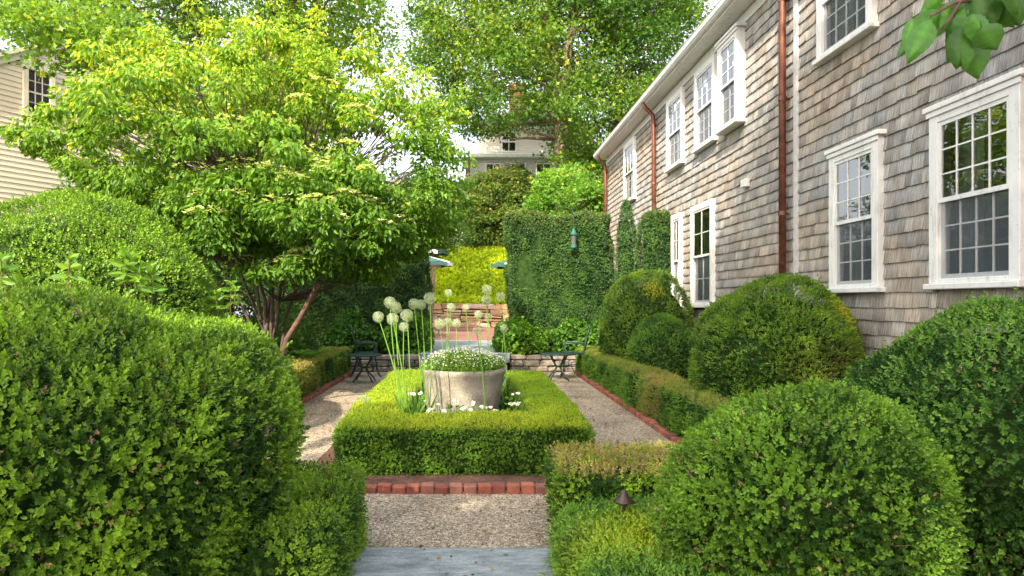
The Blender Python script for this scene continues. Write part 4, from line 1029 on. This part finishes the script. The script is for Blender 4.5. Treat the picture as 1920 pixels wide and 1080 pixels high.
# ------------------------------------------------------------------ planter and its flowers
PC = (-.10, 7.75)
pl = MB(); pl.lathe([(.30, 0), (.33, .0), (.36, .06), (.42, .30), (.445, .50), (.46, .60), (.475, .635), (.478, .665), (.468, .685), (.44, .69), (.415, .675), (.40, .60), (.0, .58)], (PC[0], PC[1], .02), 64)
vv = pl.v[0]; k = SN(9)(vv) * .004 + SN(30)(vv) * .0015; d = unit((vv - [PC[0], PC[1], .3]) * [1, 1, 0]); pl.v[0] = vv + d * k[:, None]
tag(pl.build('stone_planter', M['cast'], smooth=True, org=(*PC, .02)), 'round weathered stone planter in the middle of the square hedge', 'planter')
pf_ = thing('planter_flowers', (*PC, .65), 'mound of green plants with tiny white flowers growing in the stone planter', 'flowers')
n = 9000; a = rng.uniform(0, 6.28, n); rr = np.sqrt(rng.random(n)) * .47
zz = .66 + .20 * np.sqrt(np.clip(1 - (rr / .5) ** 2, 0, 1)) * rng.uniform(.35, 1.1, n) + .03 * SN(12)(np.stack([rr * np.cos(a), rr * np.sin(a), 0 * a], 1))
pts = np.stack([PC[0] + rr * np.cos(a), PC[1] + rr * np.sin(a), zz], 1)
mb = MB(); scatter(mb, pts, np.stack([np.cos(a) * .5, np.sin(a) * .5, np.ones(n)], 1), lf(.035, .008, False), rng.uniform(.7, 1.4, n), lerp((.07, .2, .025), (.22, .38, .05), rng.random(n)), jit=.45, flat=True)
cb = MB(); cb.lathe([(.40, .60), (.42, .68), (.36, .76), (.2, .81), (.0, .82)], (*PC, 0), 24); cb.build('soil_mound', M['core'], pf_)
mb.build('leaves', M['leaf'], pf_)
n = 1150; a = rng.uniform(0, 6.28, n); rr = np.sqrt(rng.random(n)) * .48
zz = .69 + .205 * np.sqrt(np.clip(1 - (rr / .5) ** 2, 0, 1)) + rng.uniform(-.02, .05, n)
pts = np.stack([PC[0] + rr * np.cos(a), PC[1] + rr * np.sin(a), zz], 1)
sv = []; sq = []; n_ = 0
for k in range(5):
    lv, lq = leaf(.0075, .006, .1, 0, False); sv.append(lv @ rot_z(k * math.pi * .4).T); sq.append(lq + n_); n_ += len(lv)
FL = (np.concatenate(sv), np.concatenate(sq), np.zeros(n_, int))
mb = MB(); scatter(mb, pts, np.tile([0, -.3, 1.0], (n, 1)), FL, rng.uniform(.7, 1.4, n), pick([(.8, .8, .72), (.7, .74, .55)], n, [.7, .3]), jit=.4); mb.build('blooms', M['petal'], pf_)

# bed plants around the planter foot
def bed_clump(c, label, h=.2, n=420, r=.16):
    th = thing('bed_plant', (*c, .02), label, 'plant'); a = rng.uniform(0, 6.28, n); rr = np.sqrt(rng.random(n)) * r
    pts = np.stack([c[0] + rr * np.cos(a), c[1] + rr * np.sin(a), .03 + h * rng.random(n)], 1); mb = MB()
    scatter(mb, pts, np.stack([np.cos(a), np.sin(a), .6 + 0 * a], 1), lf(.05, .028, True), rng.uniform(.6, 1.2, n), lerp((.025, .08, .015), (.06, .16, .02), rng.random(n)), jit=.4, flat=True)  # leaf colours darkened to paint the darkness around the planter
    mb.build('leaves', M['leaf'], th); return th
def bloom_plant(px, py, y, k, label):
    c = P(px, py, y); th = thing('white_geranium', (c[0], y, .02), label, 'flower', 'white flowers around the planter foot'); st = MB(); mb = MB()
    st.tube([(c[0], y, .02), (c[0] + .01, y, c[2] * .6), c], .004, 5, (.10, .25, .04))
    n = 60; a = rng.uniform(0, 6.28, n); rr = np.sqrt(rng.random(n)) * .09
    pts = np.stack([c[0] + rr * np.cos(a), y + rr * np.sin(a), c[2] - .05 - .2 * rng.random(n)], 1); lv = MB()
    scatter(lv, pts, np.stack([np.cos(a), np.sin(a), .4 + 0 * a], 1), lf(.045, .035, True), rng.uniform(.6, 1.1, n), lerp((.05, .16, .02), (.12, .27, .03), rng.random(n)), jit=.4, flat=True)
    for q_ in range(k):
        cc = c + [random.uniform(-.035, .035) * math.sqrt(k - 1), random.uniform(-.02, .02), random.uniform(-.02, .02)]
        m = 6; a = np.arange(m) * 2 * math.pi / m
        scatter(mb, np.tile(cc, (m, 1)), np.stack([np.cos(a), np.sin(a) * .6 - .25, np.sin(a) * .5 + .35], 1), lf(.024, .024, True, .1, .1), rng.uniform(.8, 1.2, m), np.tile([.86, .86, .86], (m, 1)), jit=.15, leafvar=.04, flat=True)
    st.build('stem', M['leaf'], th); lv.build('leaves', M['leaf'], th); mb.build('bloom', M['petal'], th)
for px, py, y, k, lab in [(777, 739, 6.75, 5, 'white bloom left of the planter beside the allium stems'), (824, 762, 6.55, 2, 'white bloom in front of the left part of the planter'), (806, 771, 6.5, 3, 'lowest white bloom at the left foot of the planter'),
                          (856, 752, 6.6, 2, 'small single white bloom at the middle of the planter front'), (876, 768, 6.5, 4, 'white bloom cluster just right of the planter middle'), (886, 757, 6.7, 2, 'small white bloom above the middle cluster on the planter front'),
                          (918, 767, 6.5, 6, 'wide white bloom cluster at the right foot of the planter'), (962, 760, 6.7, 6, 'white bloom cluster in the corner right of the planter'), (966, 738, 7.2, 3, 'upper white bloom right of the planter against dark leaves'), (826, 771, 6.45, 3, 'low white bloom next to the lowest one at the planter foot')]:
    bloom_plant(px, py, y, k, lab)
for c, lab in [((-.5, 6.55), 'leafy clump left of the planter under the allium stems'), ((.4, 6.65), 'leafy clump in the right front corner beside the planter'), ((.42, 7.3), 'leafy clump right of the planter'), ((-.52, 7.3), 'leafy clump left behind the allium stems'),
               ((.4, 8.2), 'leafy clump right behind the planter'), ((-.53, 8.5), 'leafy clump left behind the planter'), ((.3, 8.9), 'leafy clump at the back right of the bed'), ((-.2, 8.9), 'leafy clump at the back of the bed')]:
    bed_clump(c, lab)

# alliums
fl = MB(); n = 130; i = np.arange(n) + .5; ph = np.arccos(1 - 2 * i / n); th_ = math.pi * (1 + 5 ** .5) * i
dr = np.stack([np.cos(th_) * np.sin(ph), np.sin(th_) * np.sin(ph), np.cos(ph)], 1); rr = rng.uniform(.85, 1.0, n)
sv = []; sq = []; n_ = 0
for k in range(5):
    lv, lq = leaf(.125, .045, .1, 0, False); sv.append(lv @ rot_y(-.25).T @ rot_z(k * math.pi * .4).T); sq.append(lq + n_); n_ += len(lv)
ST5 = (np.concatenate(sv), np.concatenate(sq), np.zeros(n_, int))
scatter(fl, dr * rr[:, None] * .9, dr, ST5, rng.uniform(.9, 1.3, n), lerp((.36, .47, .31), (.62, .68, .55), rng.random(n)), jit=.1)
pd = MB()
for j in range(0, n, 2): pd.tube([dr[j] * .08, dr[j] * .88 * rr[j]], .012, 3, (.30, .42, .14), cap=False)
a0 = P(709, 594, 6.7); r0 = 13.5 / F * 6.7
AL = [(709, 594, 6.7, 13, 772, 772), (731, 567, 6.8, 14, 765, 772), (736, 598, 6.65, 14, 768, 775), (763, 591, 6.7, 15, 762, 770), (742, 577, 6.85, 14, 766, 770), (757, 613, 6.7, 12, 770, 772), (776, 570, 7.0, 13, 790, 770), (790, 571, 7.0, 12, 792, 770), (806, 559, 6.9, 14, 800, 760),
      (841, 549, 8.9, 9, 843, 700), (846, 576, 8.9, 10, 843, 700), (873, 577, 9.0, 9, 880, 700), (913, 543, 8.8, 12, 908, 700), (912, 563, 8.7, 13, 910, 700), (939, 556, 8.9, 11, 948, 700), (897, 590, 8.8, 10, 900, 700), (916, 594, 8.8, 9, 914, 700), (824, 607, 8.6, 13, 835, 700), (856, 606, 8.6, 11, 868, 700),
      (894, 622, 6.5, 11, 910, 765), (945, 616, 8.6, 10, 946, 700), (684, 748, 6.4, 10, 745, 765), (840, 603, 8.9, 10, 845, 700)]
def allium(idx, px, py, y, rp, bx, by):
    c = P(px, py, y); rad_ = rp / F * y * .92
    labs = ['leftmost pale round allium head over the left stem bunch', 'upper allium head of the left bunch, just right of the leftmost', 'allium head low in the left bunch right of the leftmost', 'large allium head at the right of the left bunch',
            'allium head tucked between the upper and large heads of the left bunch', 'small lowest allium head under the left bunch', 'allium head of the second group, left of a touching twin', 'allium head of the second group, middle of three', 'largest allium head of the second group, right of three',
            'small distant allium head against the yellow bank left of centre', 'small allium head before the stone wall left of centre', 'small allium head against the top of the far stone wall', 'upper head of the two stacked allium heads right of centre', 'lower head of the two stacked allium heads right of centre',
            'allium head close to the tall hedge edge, right of the stacked pair', 'allium head below and left of the stacked pair', 'allium head directly below the stacked pair', 'allium head before the brick terrace left side', 'allium head before the brick terrace near the middle', 'lone allium head on a long stem crossing the planter front',
            'lowest right allium head beside the hedge ivy', 'drooping allium head resting over the left top of the square hedge', 'small dim allium head before the far stone wall left']
    th = thing('allium', (P(bx, by, y)[0], y, .02), labs[idx], 'flower', 'white alliums around the planter')
    b0 = np.array([P(bx, by, y)[0], y, .02])
    s = MB(); t = np.linspace(0, 1, 8)[:, None]; mid_ = b0 * (1 - t) + c * t; mid_[:, 0] += .03 * np.sin(math.pi * t[:, 0]) * random.choice([-1, 1]); s.tube(mid_, np.linspace(.0075, .0045, 8), 6, (.16, .32, .05)); s.build('stem', M['leaf'], th)
    for src, nm, mt in ((fl, 'flower_head', M['petal']), (pd, 'pedicels', M['leaf'])):
        m2 = MB(); v = np.concatenate(src.v) @ rot_z(idx * 1.3).T * rad_ + c
        m2.add(v, np.concatenate(src.f4), np.concatenate(src.f3) if src.f3 else None, np.concatenate(src.c))
        h_ = m2.build(nm, mt, th)
for i, a in enumerate(AL): allium(i, *a)
# strap leaves of the alliums
mb = MB(); n = 90; cx = np.where(rng.random(n) < .6, -.6, rng.uniform(-.5, .4, n)); cy = np.where(cx < -.55, rng.uniform(6.5, 7.0, n), rng.uniform(8.6, 9.1, n))
scatter(mb, np.stack([cx + rng.normal(size=n) * .05, cy, np.full(n, .05)], 1), np.tile([0, 0, 1.0], (n, 1)), lf(.5, .025, True, .3, .15), rng.uniform(.6, 1.3, n), lerp((.10, .24, .04), (.2, .36, .06), rng.random(n)), jit=.28, flat=True)
tag(mb.build('strap_leaves', M['leaf'], org=(-.3, 7, 0)), 'long narrow green leaves around the allium stems', 'leaves')

# ------------------------------------------------------------------ iron furniture
def chair_parts(th):
    o = ORG[th.name]; V_ = lambda *p: [np.array(q) + o for q in p]
    def curve(pts, r_, name, n=14):
        pts = np.array(pts, float); t = np.linspace(0, 1, len(pts)); tt = np.linspace(0, 1, n)
        c = np.stack([np.interp(tt, t, pts[:, i]) for i in range(3)], 1)
        for _ in range(2): c[1:-1] = (c[:-2] + 2 * c[1:-1] + c[2:]) / 4
        m = MB(); m.tube(c + o, r_, 7); return m.build(name, M['iron'], th, smooth=True)
    s = MB(); s.lathe([(0, .445), (.2, .445), (.235, .452), (.24, .462), (.235, .47), (.1, .462), (0, .46)], tuple(o), 28); s.build('seat', M['iron'], th, smooth=True)
    for sx in (-1, 1):
        curve([(sx * .18, .15, .45), (sx * .2, .2, .25), (sx * .2, .2, .1), (sx * .23, .27, 0)], .014, 'leg')
        curve([(sx * .17, -.14, .45), (sx * .19, -.2, .25), (sx * .2, -.24, .1), (sx * .22, -.32, 0)], .014, 'leg')
        curve([(sx * .21, -.2, .64), (sx * .27, -.05, .67), (sx * .27, .15, .66), (sx * .25, .22, .63), (sx * .22, .19, .55), (sx * .2, .14, .46)], .013, 'arm', 20)
    curve([(-.19, -.17, .44), (-.215, -.22, .7), (-.19, -.28, .92), (-.1, -.30, 1.0), (0, -.31, 1.03), (.1, -.30, 1.0), (.19, -.28, .92), (.215, -.22, .7), (.19, -.17, .44)], .014, 'back_frame', 34)
    m = MB()
    for k in range(-2, 3):
        x = k * .065; ztop = 1.02 - .05 * abs(k) ** 1.3 * .6
        m.tube(np.array([(x * .7, -.19, .45), (x * 1.25, -.235, .68), (x, -.27, .85), (x * .8, -.3, ztop)]) + o, .0095, 5)
    m.build('back_spindles', M['iron'], th)
    m = MB(); m.tube(np.array([(-.2, -.2, .2), (0, 0, .24), (.2, .2, .2)]) + o, .006, 5); m.tube(np.array([(.2, -.2, .2), (0, 0, .245), (-.2, .2, .2)]) + o, .006, 5); m.build('stretcher', M['iron'], th)
ch = thing('garden_chair', (0, 0, 0), 'dark green iron armchair facing the planter on the left of the stone step', 'chair', 'iron garden chairs'); chair_parts(ch)
ch.location = (-2.08, 13.45, 0); ch.rotation_euler[2] = R(-80)
c2 = copytree(ch, None, (2.0, 13.35, 0), R(82)); c2['label'] = 'dark green iron armchair in front of the right low wall beside the browned hedge'
c3 = copytree(ch, None, (-1.28, 22.5, .36), R(-95)); c3['label'] = 'distant dark iron chair on the brick terrace before the tan stone wall'
def table_parts(th):
    o = ORG[th.name]
    s = MB(); s.lathe([(0, .475), (.3, .475), (.325, .478), (.335, .488), (.33, .50), (.2, .497), (0, .496)], tuple(o), 36); s.build('table_top', M['iron'], th, smooth=True)
    for k in range(4):
        a = math.pi / 4 + k * math.pi / 2; prof = [(.20, .475), (.15, .38), (.06, .27), (.05, .24), (.10, .17), (.20, .07), (.25, 0)]
        m = MB(); m.tube(np.array([(r_ * math.cos(a), r_ * math.sin(a), z_) for r_, z_ in prof]) + o, .014, 7); m.build('leg', M['iron'], th, smooth=True)
    m = MB(); a = np.linspace(0, 2 * math.pi, 20); m.tube(np.stack([.06 * np.cos(a), .06 * np.sin(a), np.full(20, .255)], 1) + o, .008, 5, cap=False); m.build('ring', M['iron'], th)
tb_ = thing('side_table', (0, 0, 0), 'low round dark iron table in front of the left garden chair', 'table', 'iron side tables'); table_parts(tb_)
tb_.location = (P(683, 700, 12.5)[0], 12.5, 0)
t2 = copytree(tb_, None, (P(1047, 700, 12.7)[0], 12.7, 0)); t2['label'] = 'low round dark iron table in front of the right garden chair'

# parasols on the terrace
def parasol(px, py, y, r_, lab, tilt=0, rz=0):
    c = P(px, py, y); th = thing('parasol', (c[0], c[1], .36), lab, 'umbrella', 'parasols on the brick terrace')
    n = 8; a = np.arange(n) * 2 * math.pi / n + rz
    for nm, cols_, mt in (('canopy', (0, 2, 4, 6), M['green_cloth']), ('white_panels', (1, 3, 5, 7), M['white_cloth'])):
        m = MB()
        for k in cols_:
            a0_, a1_ = a[k], a[(k + 1) % n]; q0 = c + [r_ * math.cos(a0_), r_ * math.sin(a0_), -.28 * r_]; q1 = c + [r_ * math.cos(a1_), r_ * math.sin(a1_), -.28 * r_]
            mid_ = (q0 + q1) / 2 + [0, 0, .04]; 
            m.add([c, q0, mid_, q1, q0 - [0, 0, .13], mid_ - [0, 0, .13], q1 - [0, 0, .13]], [[1, 4, 5, 2], [2, 5, 6, 3]], [[0, 1, 2], [0, 2, 3]])
        m.build(nm, mt, th)
    m = MB(); m.tube([(c[0], c[1], .36), (c[0], c[1], c[2] + .06)], .025, 8); m.build('pole', M['white'], th)
    m = MB()
    for k in range(n): m.tube([c - [0, 0, .04], c + np.array([r_ * math.cos(a[k]), r_ * math.sin(a[k]), -.28 * r_]) * .98 - [0, 0, .02]], .01, 4)
    m.build('rib', M['white'], th)
parasol(795, 478, 23.5, 1.0, 'green and white parasol left of the terrace, nearer of the left pair', rz=.2)
parasol(803, 461, 27, .85, 'small white parasol behind the nearer one left of the terrace', rz=.5)
parasol(985, 478, 24.5, 1.25, 'green and white parasol half hidden by the tall hedge on the right', rz=.1)
parasol(995, 460, 27.0, 1.0, 'dark green parasol mostly hidden behind the tall hedge', rz=.4)
parasol(998, 445, 29.0, 1.0, 'farthest green parasol peeking past the top corner of the tall hedge', rz=.3)

# hanging feeder on the tall hedge
fc = P(1075, 448, 14.5); th = thing('bird_feeder', (fc[0], 14.45, fc[2] - .2), 'green hanging bird feeder on the face of the tall hedge', 'bird feeder')
m = MB(); m.lathe([(.0, .24), (.02, .2), (.075, .10), (.075, .08), (0, .08)], (fc[0], 14.45, fc[2]), 16); m.build('roof', M['feeder'], th)
m = MB(); m.lathe([(.0, .08), (.05, .08), (.05, -.12), (0, -.12)], (fc[0], 14.45, fc[2]), 14); m.build('seed_tube', M['dark'], th)
m = MB(); m.lathe([(0, -.12), (.06, -.12), (.07, -.19), (.05, -.21), (0, -.21)], (fc[0], 14.45, fc[2]), 16); m.build('tray', M['feeder'], th)
m = MB(); m.tube([(fc[0], 14.45, fc[2] + .22), (fc[0], 14.5, fc[2] + .55), (fc[0], 14.75, fc[2] + .7)], .008, 5); m.build('hook', M['iron'], th)

# path lamp
lc = P(1170, 940, 3.58); th = thing('path_lamp', (lc[0], lc[1], 0), 'small brown metal path lamp with conical shade among the hedge foliage', 'lamp')
m = MB(); m.lathe([(0, .06), (.012, .058), (.016, .045), (.022, .04), (.024, .03), (.054, .004), (.056, -.002), (.05, -.004), (.02, .02), (0, .022)], tuple(lc), 28); m.build('lamp_shade', M['iron_dark'], th, smooth=True)
m = MB(); m.tube([(lc[0], lc[1], 0), (lc[0], lc[1], lc[2] + .03)], .009, 8); m.build('stem', M['iron_dark'], th)

# overhanging branch, top right, close to the viewer
ob_ = thing('leafy_branch', P(1960, -40, 1.35), 'leafy twig with broad toothed green leaves hanging in from the top right corner', 'branch')
tw = MB(); tips_ = []
main = np.array([P(2000, -80, 1.45), P(1900, -20, 1.38), P(1840, -5, 1.33), P(1790, 5, 1.3), P(1745, 30, 1.28)]); tw.tube(main, [.008, .006, .005, .004, .002], 7)
t2_ = np.array([P(1850, -10, 1.33), P(1830, 40, 1.3), P(1815, 85, 1.28)]); tw.tube(t2_, [.004, .003, .002], 6); tw.tube([P(1800, 4, 1.3), P(1778, 40, 1.29), P(1752, 66, 1.28)], [.003, .0025, .0015], 6); tw.tube([P(1880, -15, 1.36), P(1872, 20, 1.34), P(1880, 45, 1.33)], [.003, .0025, .0015], 6)
tw.build('twig', M['bark_warm'], ob_)
BL = [(1760, 20, -40, 125, 62, .9), (1745, 40, -30, 100, 55, 1.0), (1800, 20, 15, 95, 60, .8), (1820, 70, 12, 90, 70, .85), (1808, 50, -10, 90, 60, .6), (1840, 50, 35, 62, 62, .8), (1830, 30, 5, 105, 66, .7), (1790, -10, 20, 80, 60, .8), (1870, -15, 25, 85, 66, .55), (1900, -20, 10, 80, 60, .6),
      (1780, 5, -20, 75, 50, 1.1), (1835, -10, 0, 80, 60, .6), (1880, 0, -20, 60, 50, .5), (1815, 30, 40, 80, 55, .9), (1770, -20, -40, 70, 45, 1.0), (1920, -20, 30, 90, 60, .6), (1795, 30, -5, 100, 50, .7), (1812, 20, -25, 85, 52, .6), (1850, -10, 15, 95, 58, .5), (1825, 60, -8, 80, 50, .9), (1890, -40, 15, 80, 60, .6), (1858, 20, 50, 55, 50, .7), (1710, 35, -10, 75, 30, 1.1)]
lm = MB()
for (px, py, ang, L, Wd, br) in BL:
    y = 1.3 + random.uniform(-.06, .06); a = P(px, py, y); l = L / F * y * .86; w_ = Wd / F * y * .82; m = 17; vv = []
    for i in range(m):
        t = i / (m - 1); hw = w_ * .5 * (math.sin(math.pi * t ** .75) ** .8) * (1 - .25 * t ** 4) if 0 < i < m - 1 else .0005
        for s in (-1, -.5, 0, .5, 1): vv.append([s * hw * (1 + (.05 if i % 2 else -.04) * (abs(s) == 1) * (i < m - 1)), -.22 * w_ * (1 - abs(s)) + .16 * l * t * t + .02 * l * math.sin(5 * t + s), -t * l])
    vv = np.array(vv); q = [[i * 5 + j, i * 5 + j + 1, (i + 1) * 5 + j + 1, (i + 1) * 5 + j] for i in range(m - 1) for j in range(4)]
    aa = R(ang) ; ry = rot_y(-aa); vv = vv @ rot_z(random.uniform(-.7, .7)).T @ ry.T + a
    sh_ = np.array([1.0 + .45 * (abs(s_) < .1) + (.1 if (i + int(abs(s_) * 2)) % 3 == 0 else -.04) for i in range(m) for s_ in (-1, -.5, 0, .5, 1)]) * np.repeat(rng.uniform(.9, 1.08, m), 5)
    lm.add(vv, q, col=np.array((.07, .20, .028))[None] * br * 1.2 * sh_[:, None])
    lm.tube([a + [0, 0, .012], a], .0012, 4, (.12, .24, .04))
lm.build('leaves', leafmat('broad_leaf', .3, .38, .4), ob_, smooth=True)
